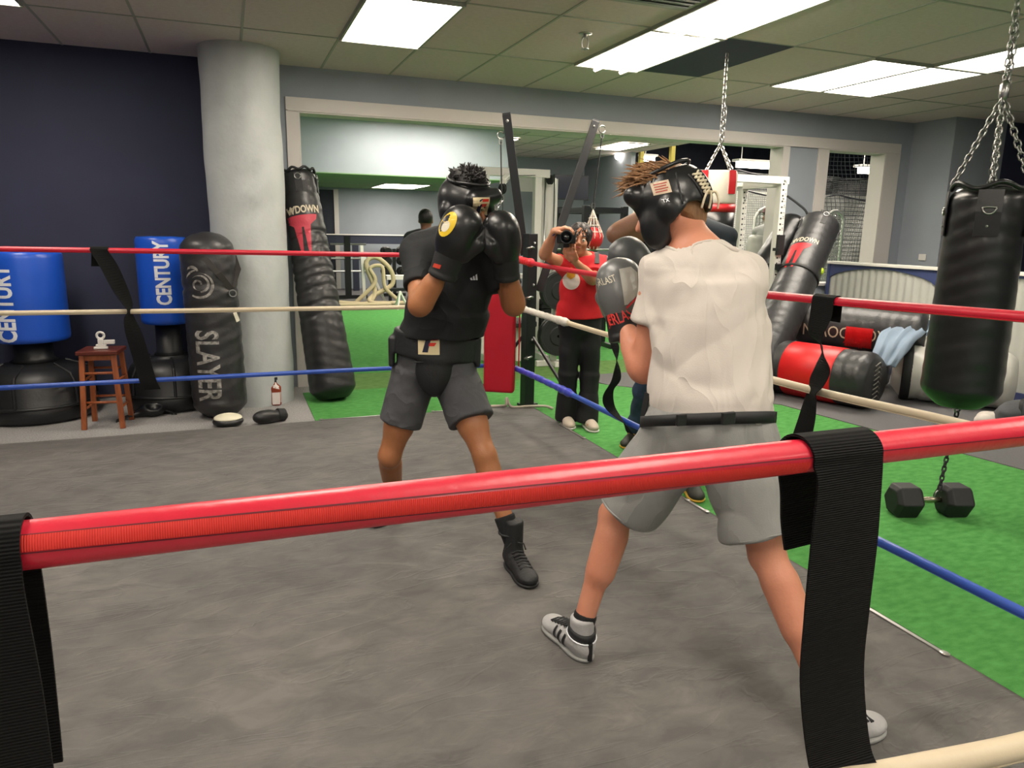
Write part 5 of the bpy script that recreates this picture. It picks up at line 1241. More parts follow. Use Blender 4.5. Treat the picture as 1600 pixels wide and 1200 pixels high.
obj('piping', MB().tube([A['wR']+gdR*t+VV((.052*math.cos(q), -.052*abs(math.sin(q)), 0)) for t, q in ((.035, 0), (.03, .8), (.025, 1.57), (.03, 2.3), (.035, 3.14))], .004, 5).geo(), m_vinyl, gl1, smooth=True)
m_bsock = mat('black_sock', '121315', .9, bump=.2, bs=150)
m_bshoe = mat('black_shoe', '1a1b1d', .6, bump=.3, bs=70)
for a, d in (('aR', (-.6, -.7, 0)), ('aL', (.0, -1, 0))):
    k_ = A['k'+a[1]]; S = SDF(); S.cone(lerp(A[a], k_, .0), lerp(A[a], k_, .32), .040, .047, .01, rnd=.004); obj('sock', S.mesh(.006), m_bsock, PA, smooth=True)
    aa = VV(A[a]); aa.z = max(aa.z, .12); so, he, dd, uu, rr = shoe(aa, d, MZ+.002, PA, m_bshoe, m_blackr, .29, .225)
    laces(he, dd, uu, rr, m_blackr, so, 6, .10, .20, .09)
    obj('boot_collar', MB().tube([aa+(k_-aa).normalized()*.055+VV((.047*math.cos(q), .047*math.sin(q), 0)) for q in np.linspace(0, 2*PI, 20)], .006, 6).geo(), m_bshoe, so, smooth=True)
    obj('lace_bow', MB().tube([aa+VV((-.03, -.045, .03)), aa+VV((-.055, -.065, .02)), aa+VV((-.07, -.06, .005))], .003, 5).tube([aa+VV((.0, -.05, .03)), aa+VV((.02, -.07, .03)), aa+VV((.03, -.07, .0))], .003, 5).geo(), m_blackr, so)

# ---------------------------------------------------------------- boxer in white
B = dict(pel=P(1103, 668, y=1.84), neck=P(1086, 378, y=1.98), head=P(1048, 326, y=2.08), sL=P(1036, 428, y=2.04), eL=P(1006, 578, y=2.06), wL=P(973, 500, y=2.24),
         sR=P(1158, 432, y=1.86), eR=VV((1.60, 2.10, 1.15)), wR=P(1012, 450, y=2.38), hL=P(1062, 690, y=1.90), kL=P(962, 806, y=2.10), aL=P(910, 962, y=2.09),
         hR=P(1150, 690, y=1.78), kR=P(1200, 868, y=1.66), aR=VV((1.555, 1.42, .16)))
B['aL'].z = .135; B['aR'].z = .16
fB = VV((.50, .86, 0)); PB = empty('person', (B['pel'].x, B['pel'].y, MZ), 'boxer in a white t-shirt and light grey shorts seen from behind', 'person')
S = SDF(); axB = torso(S, B['pel'], B['neck'], B['sL'], B['sR'], fB)
arm_(S, B['sL'], B['eL'], B['wL'], 0, 1.1); arm_(S, B['sR'], B['eR'], B['wR'], 0, 1.05)
gbL = (P(960, 400, y=2.30)-B['wL']).normalized(); gbR = VV((-.5, .15, .8)).normalized()
S.cap(B['wL'], B['wL']+gbL*.06, .028, .03, .01); S.cap(B['wR'], B['wR']+gbR*.06, .028, .03, .01)
leg_(S, B['hL'], B['kL'], B['aL'], (.25, -1, 0), 1.02); leg_(S, B['hR'], B['kR'], B['aR'], (-.2, -1, .2), 1.02)
dL = VV((-.12, .99, 0)); dR = VV((.99, .05, 0))
foot_(S, B['aL'], dL, MZ+.012); foot_(S, B['aR'], dR, MZ+.012)
fh = VV((-.80, .50, -.33)); uh = VV((-.25, .15, .95)); S.cap(B['neck']-VV((0, 0, .03)), B['head']-VV((-.035, .02, .05)), .068, .064, .03)
f_, u_, r_ = head_(S, B['head'], fh, uh, 1.02)
bodyB = obj('body', S.mesh(.006), m_skB, PB, smooth=True)
m_hbr = mat('brown_hair', '8c6744', .5, bump=.8, bs=80, stretch=(1, 1, .2), var=.3, vs=30); m_hbd = mat('brown_hair_dark', '3a2a20', .5, bump=.8, bs=80)
face_parts(B['head'], f_, u_, r_, bodyB, 1.02, 'a8655a', m_hbr)
m_wt = mat('white_jersey', 'c8c0b8', .85, bump=.1, bs=250, fold=.6, fs=5.5, rot=(0, .75, .3))
S = SDF(); torso(S, lerp(B['pel'], B['neck'], .16), B['neck']-VV((0, 0, .02)), B['sL'], B['sR'], fB, .010, 1.0)
S.cone(lerp(B['pel'], B['neck'], .01)+axB[0]*.020, lerp(B['pel'], B['neck'], .74)+axB[0]*.040, .178, .156, .05, flat=.76, side=axB[1], rnd=.01)
S.cone(lerp(B['sL'], B['eL'], -.1), lerp(B['sL'], B['eL'], .50), .064, .074, .02, rnd=.006); S.cone(lerp(B['sR'], B['eR'], -.1), lerp(B['sR'], B['eR'], .5), .064, .072, .02, rnd=.006)
S.ell(B['sR']+VV((.0, .0, -.02)), (.062, .062, .07), None, .04)
S.half(lerp(B['pel'], B['neck'], .055), VV((0, 0, -1)), B['pel'], .24)
S.disp(folds(21, .0045, 24, ((.9, .2, -.45), (.75, -.2, -.85), (-.9, .1, .5)), .035)); S.disp(folds(22, .0022, 60, ((.8, .3, -.55), (.9, 0, -.3)), .03))
S.ell(B['neck']+VV((-.01, .02, .045)), (.088, .088, .062), None, .008, 's')
S.cap(B['neck']+VV((0, 0, .0)), B['head'], .080, .076, .004, 's')
teeB = obj('t_shirt', S.mesh(.006), m_wt, PB, smooth=True)
m_shB = mat('light_grey_shorts', '8c8c8a', .8, bump=.1, bs=220, var=.06, vs=12, fold=.4, fs=6, rot=(0, -.5, .2))
S = SDF(); S.ell(B['pel']+VV((0, 0, .015)), (.186, .145, .14), axB, .03)
S.cone(lerp(B['hL'], B['kL'], -.12), lerp(B['hL'], B['kL'], .80), .112, .120, .05, rnd=.006); S.cone(lerp(B['hR'], B['kR'], -.12), lerp(B['hR'], B['kR'], .80), .112, .122, .05, rnd=.006)
S.half(B['pel']+VV((0, 0, .07)), (0, 0, 1), None, .3); S.disp(folds(33, .0065, 28, ((1, .1, -.35), (.8, 0, .7), (-1, .3, .5))))
shB = obj('shorts', S.mesh(.006), m_shB, PB, smooth=True)
for n_, h_, k_ in (('L', 'hL', 'kL'), ('R', 'hR', 'kR')):
    e = lerp(B[h_], B[k_], .775); ax3 = frame(e, VV(B[k_])-VV(B[h_]), (1, 0, 0)); rr_ = .121
    obj('hem', MB().tube([ax3 @ VV((rr_*math.cos(a), rr_*math.sin(a), .002*math.sin(5*a))) for a in np.linspace(0, 2*PI, 44)], .0035, 6).geo(), m_shB, shB, smooth=True)
# guard straps
up = axB[2]; fr = axB[1]; sd = axB[0]
obj('guard_belt', MB().strap([B['pel']+VV((0, 0, .026))+sd*math.cos(a)*.204+fr*math.sin(a)*.166 for a in np.linspace(0, 2*PI, 48)], [(0, 0, 1)]*48, .035, .006).geo(), m_blackr, PB, smooth=True)
S = SDF(); S.ell(B['pel']+fr*.13, (.08, .045, .10), axB, .02); S.ell(B['pel']+fr*.13-up*.07, (.05, .04, .06), axB, .02); gB = obj('groin_guard', S.mesh(.007), m_guard, PB, smooth=True)
obj('leg_strap', MB().strap(smooth_path([B['pel']+VV((0, 0, .12))-sd*.185-fr*.03, B['pel']+VV((0, 0, .03))-sd*.195-fr*.03, B['pel']-VV((0, 0, .06))-sd*.190-fr*.02, B['pel']-VV((0, 0, .15))-sd*.15+fr*.07], 5), [(0, 1, 0)]*16, .028, .004).geo(), m_blackr, PB)
for x in (-.03, .10): obj('buckle', MB().box(-.022, .022, -.006, .006, -.018, .018, Matrix.Translation(B['pel']+VV((0, 0, .026))+sd*x-fr*.170)).geo(), m_bplas, PB, bevel=.003)
# hair, helmet
S = SDF(); S.ell(B['head']+u_*.034-f_*.018, (.085, .10, .10), (r_, f_, u_)); S.ell(B['head']-u_*.035-f_*.055, (.062, .045, .055), (r_, f_, u_), .02); S.half(B['head']+f_*.055, f_); S.disp(folds(6, .005, 90)); hB = obj('hair', S.mesh(.006), m_hbr, PB, smooth=True)
tufts(B['head'], f_, u_, r_, hB, m_hbr, 650, .9, .075, 8, .28, rad=.0026, lay=f_*.75+u_*.05)
hgB = headgear(B['head'], f_, u_, r_, PB, m_vinyl, 1.04, .005, 1.03, nape=.05, cutn=(P(1100, 380, y=1.93), P(1080, 350, y=1.99), .078))
# maker label and lacing at the back
lc = B['head']
vdir = VV((-.35, -.93, .1)); lo = surf(hgB, 1033, 293)[0]
rr_ = VV((.92, -.30, .25)).normalized()
lb = decal('label_patch', grid2d((-.026, .026, -.019, .019), 5), lo, rr_, (-.22, 0, 1), hgB, mat('label_cream', 'cdb9a0', .5), hgB, .002, label='cream label patch')
for k in range(4): decal('print_line', grid2d((-.019, .019-.004*(k % 2), .010-.0075*k, .0135-.0075*k), 2), lo, rr_, (-.22, 0, 1), hgB, mat('label_red', 'a8483a', .5), lb, .003)
m_lace = mat('cream_lace', 'd8cdb0', .7)
def onmesh(tgt, p, n, off=.004):
    T_, TF_ = WV[tgt.name]; b = ONB.setdefault(tgt.name, BVHTree.FromPolygons([tuple(t) for t in T_], [tuple(int(i) for i in f) for f in TF_])); n = VV(n).normalized()
    h = b.ray_cast(p+n*.5, -n, 1); return (h[0] if h[0] else VV(p))+n*off
ONB = {}
q = MB(); vn = VV((-.25, -.95, .15)).normalized(); L0 = surf(hgB, 1086, 270)[0]; L1 = surf(hgB, 1106, 303)[0]; ln = (L1-L0); sdl = ln.cross(vn).normalized()
for k in range(6):
    t0, t1 = k/6, (k+1)/6
    for s_ in (-1, 1):
        pts = [L0+ln*t0+sdl*s_*.016, L0+ln*(t0+t1)/2, L0+ln*t1-sdl*s_*.016]; q.tube([onmesh(hgB, p, vn, .005+.003*(s_ > 0)) for p in pts], .0036, 6)
pe = onmesh(hgB, L1, vn, .006)
for dx in (-.014, .0, .016): q.tube(smooth_path([pe, pe+VV((dx, -.012, .006)), pe+VV((dx*1.8, -.014, -.02)), pe+VV((dx*2.0, -.008, -.045))], 5), .0036, 6)
obj('laces', q.geo(), m_lace, hgB, smooth=True)
q = MB()
for s_ in (-1,): q.tube([onmesh(hgB, L0+ln*t+sdl*s_*.024, vn, .001) for t in np.linspace(-.1, 1.1, 7)], .004, 6)
obj('seam', MB().tube([onmesh(hgB, L0+ln*t+sdl*.024, vn, .001) for t in np.linspace(-.1, 1.1, 7)], .004, 6).geo(), m_blackr, hgB, smooth=True)
obj('seam', q.geo(), m_blackr, hgB, smooth=True)
obj('seam', MB().tube([surf(hgB, 1056+1.5*k, 270+7*k)[0]+vn*.001 for k in range(8)], .003, 5).geo(), m_blackr, hgB, smooth=True)
decal('brand_mark', text2d('TX', .010, .02), surf(hgB, 1040, 313)[0], rr_, (-.22, 0, 1), hgB, bm_, hgB, .002)
# gloves
m_gg = mat('glove_grey', '5f6060', .36, bump=.12, bs=25, coat=.2); m_gs = mat('glove_silver', 'a9a79f', .35, coat=.2)
g1, cu1 = glove(B['wL'], gbL, (.75, .5, 0), (-.2, .9, .3), PB, m_gg, m_lea, 1.16)
g2, cu2 = glove(B['wR'], gbR, (-.3, .5, 0), (-.5, -.2, .6), PB, mat('glove_grey_dark', '46484a', .4, bump=.12, bs=25), m_lea, 1.12)
vd = VV((-.45, -.85, -.05))
def onscreen(u, v, yy): return P(u, v, y=yy)
gu = VV((.93, -.35, 0)).normalized(); gv = VV((-.08, 0, 1))
gp = surf(g1, 982, 450)[0]
sp_ = decal('silver_panel', fillpoly([(-.032, .062), (.010, .070), (.034, .05), (.038, -.02), (.0, -.055), (-.012, -.058)]), gp, gu, gv, g1, m_gs, g1, .002, 2, label='pale silver panel')
decal('red_piping', fillpoly([(-.006, -.063), (.045, -.015), (.045, -.024), (-.004, -.072)]), gp, gu, gv, g1, mat('red_print2', 'c02a30', .5), g1, .003, 1)
tw = (B['wL']-gbL*.0); tu = VV((.80, -.42, .42)).normalized(); 
decal('lettering', text2d('EVERLAST', .036, .012, .62), surf(cu1, 964, 497)[0], tu, (-.42, 0, .9), cu1, mat('red_print3', 'd03a35', .5), cu1, .003, 1, label='red lettering')
decal('lettering', text2d('EVERLAST', .022, .004, .7), surf(g1, 940, 440)[0], tu, (-.3, 0, .95), g1, MC['pale_print'], g1, .002, 1, label='pale lettering')
# shoes
m_wsh = mat('white_shoe', 'a7a6a6', .6, bump=.2, bs=90); m_wsole = mat('white_sole', '8f8f8d', .6)
for a, d, z in (('aL', dL, 0), ('aR', dR, 0)):
    k_ = B['k'+a[1]]; S = SDF(); S.cone(lerp(B[a], k_, -.05), lerp(B[a], k_, .12), .040, .041, .01, rnd=.004); obj('sock', S.mesh(.005), m_bsock, PB, smooth=True)
    so, he, dd, uu, rr = shoe(B[a], d, MZ+.002, PB, m_wsh, m_wsole, .30, .15, 1.0, .0055)
    obj('heel_strip', MB().tube([he-dd*.002+uu*z_ for z_ in (.012, .04, .075)]+[], .009, 6).geo(), m_blackr, so)
    obj('ankle_strap', MB().strap([he+dd*(.055+.052*math.cos(q))+uu*(.100+.012*math.cos(q))+rr*.046*math.sin(q) for q in np.linspace(0, 2*PI, 24)], [uu]*24, .03, .005).geo(), m_blackr, so, smooth=True)
    obj('strap_edge', MB().tube([he+dd*(.055+.056*math.cos(q))+uu*(.084+.012*math.cos(q))+rr*.050*math.sin(q) for q in np.linspace(0, 2*PI, 24)], .003, 5).geo(), mat('white_print', 'dfe2e8'), so, smooth=True)
    laces(he, dd, uu, rr, m_blackr, so, 6, .11, .21, .088)
    for s_ in (-1, 1):
        for j in range(3):
            c0_ = he+dd*(.11+.032*j)+uu*.042+rr*s_*.1
            decal('stripe', fillpoly([(-.008, -.026), (.006, -.026), (.016*-s_, .026), (.016*-s_-.013, .026)]), c0_, dd*s_*(1 if rr.cross(dd).dot(uu) > 0 else -1), uu, so, m_blackr, so, .003, maxd=.08, seg=.008)

ax0 = (VV(B['head'])-VV(B['neck'])).normalized()
def collar(tgt, neck, head, rad, m, par, r=.0055):
    a = (VV(head)-VV(neck)).normalized(); e1 = a.orthogonal().normalized(); e2 = a.cross(e1); T, TF = WV[tgt.name]
    b = BVHTree.FromPolygons([tuple(t) for t in T], [tuple(int(i) for i in f) for f in TF]); pts = []
    for k in range(40):
        q = VV(neck)+(e1*math.cos(k*PI/20)+e2*math.sin(k*PI/20))*rad; h = b.ray_cast(q+a*.2, -a, .4)
        pts.append(h[0] if h[0] is not None else b.find_nearest(q)[0])
    for _ in range(3): pts = [(pts[k-1]+pts[k]*2+pts[(k+1) % 40])/4 for k in range(40)]
    obj('collar', MB().tube(pts+[pts[0]], r, 8, caps=False).geo(), m, par, smooth=True)
collar(teeB, B['neck'], B['head'], .088, m_wt, teeB); collar(teeA, A['neck'], A['head'], .074, m_tee, teeA)

# ---------------------------------------------------------------- photographer
W_ = dict(pel=P(905, 505, y=4.98), neck=P(914, 402, y=4.92), head=P(905, 375, y=4.86), sR=P(884, 415, y=4.92), eR=P(851, 398, y=4.82), wR=P(866, 362, y=4.68),
          sL=P(940, 413, y=4.95), eL=P(926, 437, y=4.74), wL=P(897, 407, y=4.68), hR=P(892, 520, y=5.0), kR=P(888, 582, y=5.0), aR=P(884, 645, y=5.06), hL=P(920, 520, y=4.96), kL=P(922, 585, y=4.95), aL=P(918, 656, y=4.93))
W_['aR'].z = .09; W_['aL'].z = .09
fW = VV((-.42, -.9, 0)); PW = empty('person', (W_['pel'].x, W_['pel'].y, 0), 'woman in a red t-shirt and black trousers taking a photograph beyond the ropes', 'person')
S = SDF(); axW = torso(S, W_['pel'], W_['neck'], W_['sL'], W_['sR'], fW, 0, 1.0)
arm_(S, W_['sR'], W_['eR'], W_['wR'], 0, .92); arm_(S, W_['sL'], W_['eL'], W_['wL'], 0, .92)
camc = P(885, 371, y=4.62)
leg_(S, W_['hR'], W_['kR'], W_['aR'], (0, 1, 0), .95); leg_(S, W_['hL'], W_['kL'], W_['aL'], (0, 1, 0), .95); foot_(S, W_['aR'], (-.2, -.95, 0), .015); foot_(S, W_['aL'], (-.35, -.9, 0), .015)
S.cap(W_['neck']-VV((0, 0, .02)), W_['head']-VV((0, -.02, .06)), .052, .05, .02)
f_, u_, r_ = head_(S, W_['head'], (-.42, -.88, .05), (.22, 0, 1), .97)
hand_(S, W_['wR'], (camc+VV((.02, 0, .075))-W_['wR']), (.3, .0, -1), (.2, -1, .1), .95, (.5, .7, .6))
hand_(S, W_['wL'], (camc+VV((.02, .0, -.065))-W_['wL']), (-.2, 0, 1), (-1, -.3, .2), .95, (.5, .6, .5))
bodyW = obj('body', S.mesh(.0055), m_skW, PW, smooth=True)
face_parts(W_['head'], f_, u_, r_, bodyW, .97, 'a04a48')
m_redt = mat('red_jersey', 'c8121f', .8, bump=.1, bs=200)
S = SDF(); torso(S, lerp(W_['pel'], W_['neck'], .05), W_['neck'], W_['sL'], W_['sR'], fW, .012, 1.05)
S.cone(lerp(W_['sL'], W_['eL'], -.1), lerp(W_['sL'], W_['eL'], .75), .062, .068, .03, rnd=.006); S.cone(lerp(W_['sR'], W_['eR'], -.1), lerp(W_['sR'], W_['eR'], .4), .060, .06, .03, rnd=.006)
S.cone(lerp(W_['pel'], W_['neck'], .0), lerp(W_['pel'], W_['neck'], .6), .172, .165, .05, flat=.72, side=axW[1], rnd=.008)
S.half(lerp(W_['pel'], W_['neck'], .09), (0, 0, -1), W_['pel'], .25); S.disp(folds(41, .005, 34, ((.2, .2, 1), (.5, 0, 1))))
S.ell(W_['neck']+VV((-.01, -.02, .045)), (.058, .06, .05), None, .008, 's')
teeW = obj('t_shirt', S.mesh(.0065), m_redt, PW, smooth=True)
el = [(.062*math.cos(a), .066*math.sin(a)-.03) for a in np.linspace(0, 2*PI, 26)[:-1]]
d_ = decal('shirt_print', fillpoly(el), surf(teeW, 893, 432)[0], (.93, -.36, 0), (0, 0, 1), teeW, mat('print_white', 'ddd5cc', .7), teeW, .003, 1, label='white round print')
decal('print_yellow', fillpoly([(-.03, -.02), (.0, -.04), (.03, -.02), (.035, .03), (.0, .05), (-.03, .03)]), surf(teeW, 892, 428)[0], (.93, -.36, 0), (0, 0, 1), teeW, mat('print_gold', 'e0a02c', .7), d_, .006, 1)
obj('shoulder_strap', MB().strap(smooth_path([onmesh(teeW, lerp(W_['sL'], W_['neck'], .35)+VV((0, 0, t)), VV((-.3, -.7, .6)), .006) for t in (.05, 0, -.06, -.12)], 5), [(1, -.3, 0)]*16, .035, .006).geo(), mat('grey_strap', '46474a', .8), PW)
m_trou = mat('black_trousers', '131417', .75, bump=.1, bs=120)
S = SDF(); S.ell(W_['pel']+VV((0, 0, .02)), (.178, .135, .14), axW, .03)
for s_ in 'RL':
    S.cap(W_['h'+s_], W_['k'+s_], .095, .068, .04); S.cone(W_['k'+s_], VV(W_['a'+s_])-VV((0, 0, .045)), .066, .082, .04, rnd=.006)
S.half(lerp(W_['pel'], W_['neck'], .2), (0, 0, 1), None, .3); S.disp(folds(45, .004, 26, ((1, .2, .2), (.2, .2, 1))))
obj('trousers', S.mesh(.007), m_trou, PW, smooth=True)
S = SDF(); S.ell(W_['head']+u_*.03-f_*.02, (.086, .10, .10), (r_, f_, u_)); S.ell(W_['head']-f_*.09-u_*.01+r_*.0, (.05, .045, .055), (r_, f_, u_), .03); S.ell(W_['head']-f_*.07-u_*.09, (.06, .045, .08), (r_, f_, u_), .03)
S.half(W_['head']+f_*.062, f_); S.ell(W_['head']+f_*.07-u_*.05, (.07, .07, .075), (r_, f_, u_), .01, 's'); S.disp(folds(7, .004, 90)); m_hdk = mat('dark_brown_hair', '1f1512', .45, bump=.8, bs=80, stretch=(1, 1, .2))
hW = obj('hair', S.mesh(.006), m_hdk, PW, smooth=True); tufts(W_['head'], f_, u_, r_, hW, m_hdk, 110, 1.5, .05, 12, .05, lay=-u_*.9-f_*.3, rad=.003)
m_shoeW = mat('beige_shoe', 'b5a99a', .7, bump=.2, bs=90)
for a, d in (('aR', (-.2, -.95, 0)), ('aL', (-.15, -.98, 0))):
    so, he, dd, uu, rr = shoe(W_[a], d, .007, PW, m_shoeW, m_white, .26, .11, .95, .007); laces(he, dd, uu, rr, m_white, so, 4, .10, .17, .075)
obj('wrist_band', MB().tube([W_['wL']+VV((.026*math.cos(a), .026*math.sin(a)*.9, .008*math.cos(a))) for a in np.linspace(0, 2*PI, 16)], .005, 6).geo(), m_blackr, PW, smooth=True)
obj('wrist_band', MB().tube([W_['wR']+VV((.012*math.cos(a), .026*math.sin(a), .026*math.cos(a))) for a in np.linspace(0, 2*PI, 16)], .006, 6).geo(), mat('purple_band', '4a3a6a', .6), PW, smooth=True, label='purple wrist band')
# her camera
cf = VV((-.42, -.9, .02)).normalized(); t = empty('camera', camc, 'black camera with a round lens held to the photographer\'s eye', 'camera')
Mc = frame(camc, cf, (.9, -.42, 0))
obj('camera_body', MB().box(-.065, .065, -.042, .042, -.075, -.012, Mc).geo(), m_black, t, bevel=.008)
obj('viewfinder', MB().box(-.022, .022, -.068, -.0425, -.07, -.02, Mc).geo(), m_black, t, bevel=.006)
ln_ = obj('lens', MB().lathe([(.040, -.0115), (.042, .0), (.042, .05), (.046, .055), (.046, .075), (.040, .076), (.036, .06), (.001, .058)], Mc, 28).geo(), m_black, t, smooth=True)
obj('lens_glass', MB().lathe([(.001, .0585), (.034, .0595), (.034, .061), (.001, .066)], Mc, 28).geo(), mat('lens_glass', '0a0c12', .05, coat=1), ln_, smooth=True)

# ---------------------------------------------------------------- trainer hidden behind the white-shirted boxer
T_ = dict(pel=P(1062, 505, y=4.02), neck=P(1082, 350, y=3.98), head=P(1074, 305, y=3.93), sR=P(1046, 362, y=3.98), eR=P(962, 366, y=3.86), wR=P(1040, 318, y=3.86), sL=P(1128, 372, y=3.92), eL=P(1120, 440, y=3.80), wL=P(1085, 400, y=3.70),
          hR=P(1040, 525, y=4.08), kR=P(1008, 610, y=4.2), aR=P(992, 676, y=4.45), hL=P(1084, 525, y=3.95), kL=P(1082, 640, y=3.62), aL=P(1076, 752, y=3.46))
T_['aR'].z = .10; T_['aL'].z = .12
fT = VV((-.45, -.9, 0)); PT = empty('person', (T_['pel'].x, T_['pel'].y, 0), 'person in a dark t-shirt and jeans behind the white-shirted boxer, one elbow raised', 'person')
S = SDF(); axT = torso(S, T_['pel'], T_['neck'], T_['sL'], T_['sR'], fT, .01, 1.05)
arm_(S, T_['sR'], T_['eR'], T_['wR'], 0, 1.3); arm_(S, T_['sL'], T_['eL'], T_['wL'], 0, 1.2)
leg_(S, T_['hR'], T_['kR'], T_['aR'], (.3, .9, 0)); leg_(S, T_['hL'], T_['kL'], T_['aL'], (.3, .9, 0)); foot_(S, T_['aR'], (-.7, -.6, 0), .018); foot_(S, T_['aL'], (-.3, -.9, 0), .018)
S.cap(T_['neck']-VV((0, 0, .03)), T_['head']-VV((0, -.02, .05)), .062, .06, .03); f_, u_, r_ = head_(S, T_['head'], (-.5, -.8, -.15), (0, 0, 1), 1.0)
hand_(S, T_['wR'], (.75, .1, .35), (0, .6, -.7), (0, -1, .3), 1.0, (.3, .4, .3)); hand_(S, T_['wL'], (-.5, -.2, .8), (.4, .6, .2), (.5, -.7, .3), 1.0, (.6, .8, .6))
obj('body', S.mesh(.0065), m_skT, PT, smooth=True); bodyT = PT.children[0] if PT.children else None
face_parts(T_['head'], f_, u_, r_, bodyT, 1.0, '6e4038')
m_navyt = mat('dark_tee', '1c2630', .8, bump=.1, bs=150)
S = SDF(); torso(S, lerp(T_['pel'], T_['neck'], .1), T_['neck'], T_['sL'], T_['sR'], fT, .024, 1.08)
S.cone(lerp(T_['sR'], T_['eR'], -.1), lerp(T_['sR'], T_['eR'], .55), .082, .080, .04, rnd=.006); S.cone(lerp(T_['sL'], T_['eL'], -.1), lerp(T_['sL'], T_['eL'], .6), .08, .078, .04, rnd=.006)
S.half(lerp(T_['pel'], T_['neck'], .04), (0, 0, -1), T_['pel'], .25); S.disp(folds(51, .004, 28)); S.ell(T_['neck']+VV((-.01, -.02, .055)), (.068, .07, .055), None, .008, 's'); obj('t_shirt', S.mesh(.007), m_navyt, PT, smooth=True)
m_jean = mat('jeans', '2a3c52', .85, bump=.2, bs=200, var=.2, vs=20)
S = SDF(); S.ell(T_['pel'], (.185, .145, .14), axT, .03)
for s_ in 'RL': S.cap(T_['h'+s_], T_['k'+s_], .10, .075, .04); S.cone(T_['k'+s_], VV(T_['a'+s_])-VV((0, 0, .02)), .073, .066, .04, rnd=.006)
S.half(lerp(T_['pel'], T_['neck'], .12), (0, 0, 1), None, .3); S.disp(folds(55, .004, 32)); obj('jeans', S.mesh(.007), m_jean, PT, smooth=True)
S = SDF(); S.ell(T_['head']+u_*.033-f_*.016, (.080, .099, .099), (r_, f_, u_)); S.half(T_['head']+f_*.06+u_*.03, f_+u_*-.3); S.half(T_['head']-u_*.03, -u_); obj('hair', S.mesh(.007), m_hair, PT, smooth=True)
m_ysh = mat('black_yellow_shoe', '2a2a22', .6)
for a, d in (('aR', (-.7, -.6, 0)), ('aL', (-.3, -.9, 0))):
    so, he, dd, uu, rr = shoe(T_[a], d, .007, PT, m_ysh, mat('yellow_sole', 'c9a032', .6), .29, .13, 1.0, .007); laces(he, dd, uu, rr, MC['yellow_sole'], so, 4)

# ---------------------------------------------------------------- people farther off
def bystander(c, f, hgt, label, msk, mshirt, mpant, cap_m=None):
    c = VV(c); k_ = hgt/1.75; f = VV(f).normalized(); r = f.cross(VV((0, 0, 1))); PZ = empty('person', c, label, 'person')
    Z = lambda z: VV((0, 0, z*k_)); S = SDF(); pel = c+Z(.95); neck = c+Z(1.48); sR = c+r*.18+Z(1.42); sL = c-r*.18+Z(1.42)
    ax = torso(S, pel, neck, sL, sR, f); hd = c+f*.02+Z(1.62)
    pts = {}
    for q, s_ in ((1, sR), (-1, sL)):
        e = s_+r*q*.06-Z(.28); w = e+f*.10-Z(.22); arm_(S, s_, e, w); hand_(S, w, -Z(1)+f*.3, -r*q, f, 1, (.3, .3, .3)); pts[q] = (s_, e)
    lg = []
    for q in (1, -1):
        h = pel+r*q*.09-Z(.06); kn = c+r*q*.10+f*.02+Z(.50); a = c+r*q*.10+Z(.08); leg_(S, h, kn, a, -f); foot_(S, a, f, c.z+.012); lg.append((h, kn, a))
    S.cap(neck-Z(.02), hd-Z(.05), .056, .054, .02); f_, u_, r_ = head_(S, hd, f, (0, 0, 1))
    b = obj('body', S.mesh(.009), msk, PZ, smooth=True); face_parts(hd, f_, u_, r_, b)
    S = SDF(); torso(S, pel+Z(.06), neck, sL, sR, f, .014, 1.05)
    for q in (1, -1): S.cone(pts[q][0], lerp(*pts[q], .7), .066, .064, .03)
    S.half(pel+Z(.02), (0, 0, -1), None, .3); S.ell(neck+Z(.05), (.06, .06, .05), None, .008, 's'); obj('shirt', S.mesh(.01), mshirt, PZ, smooth=True)
    S = SDF(); S.ell(pel, (.175, .135, .12), ax, .03)
    for h, kn, a in lg: S.cap(h, kn, .095, .068, .03); S.cone(kn, a, .066, .06, .03)
    S.half(pel+Z(.08), (0, 0, 1), None, .3); obj('trousers', S.mesh(.01), mpant, PZ, smooth=True)
    S = SDF(); S.ell(hd+u_*.035-f_*.016, (.084, .102, .10), (r_, f_, u_)); S.half(hd+f_*.055+u_*.03, f_-u_*.4); S.half(hd-u_*.035, -u_); hh = obj('hair', S.mesh(.009), m_hair, PZ, smooth=True)
    for h, kn, a in lg: shoe(a, f, c.z+.001, PZ, m_bshoe, m_blackr, .28, .12, 1, .01)
    if cap_m:
        S = SDF(); S.ell(hd+u_*.045, (.09, .108, .09), (r_, f_, u_)); S.half(hd+u_*.045, -u_); S.rbox(hd+f_*.13+u_*.048, (.06, .06, .006), (r_, f_, u_), .005, .01); obj('cap', S.mesh(.008), cap_m, PZ, smooth=True)
p = P(665, 345, y=8.4); bystander((p.x, p.y, .006), (.35, .93, 0), p.z/1.62*1.75, 'dark-haired person far off in the weights room, head showing past the black shirt shoulder', m_skT, mat('far_shirt', '34363c'), m_trou)
p = P(1203, 338, y=8.6); bystander((p.x, p.y, .006), (-.9, -.3, 0), p.z/1.62*1.75, 'person in a dark cap standing beyond the white rack upright', m_skT, mat('far_shirt2', '8a8a88'), m_trou, mat('cap_red', '5a1f22', .7))
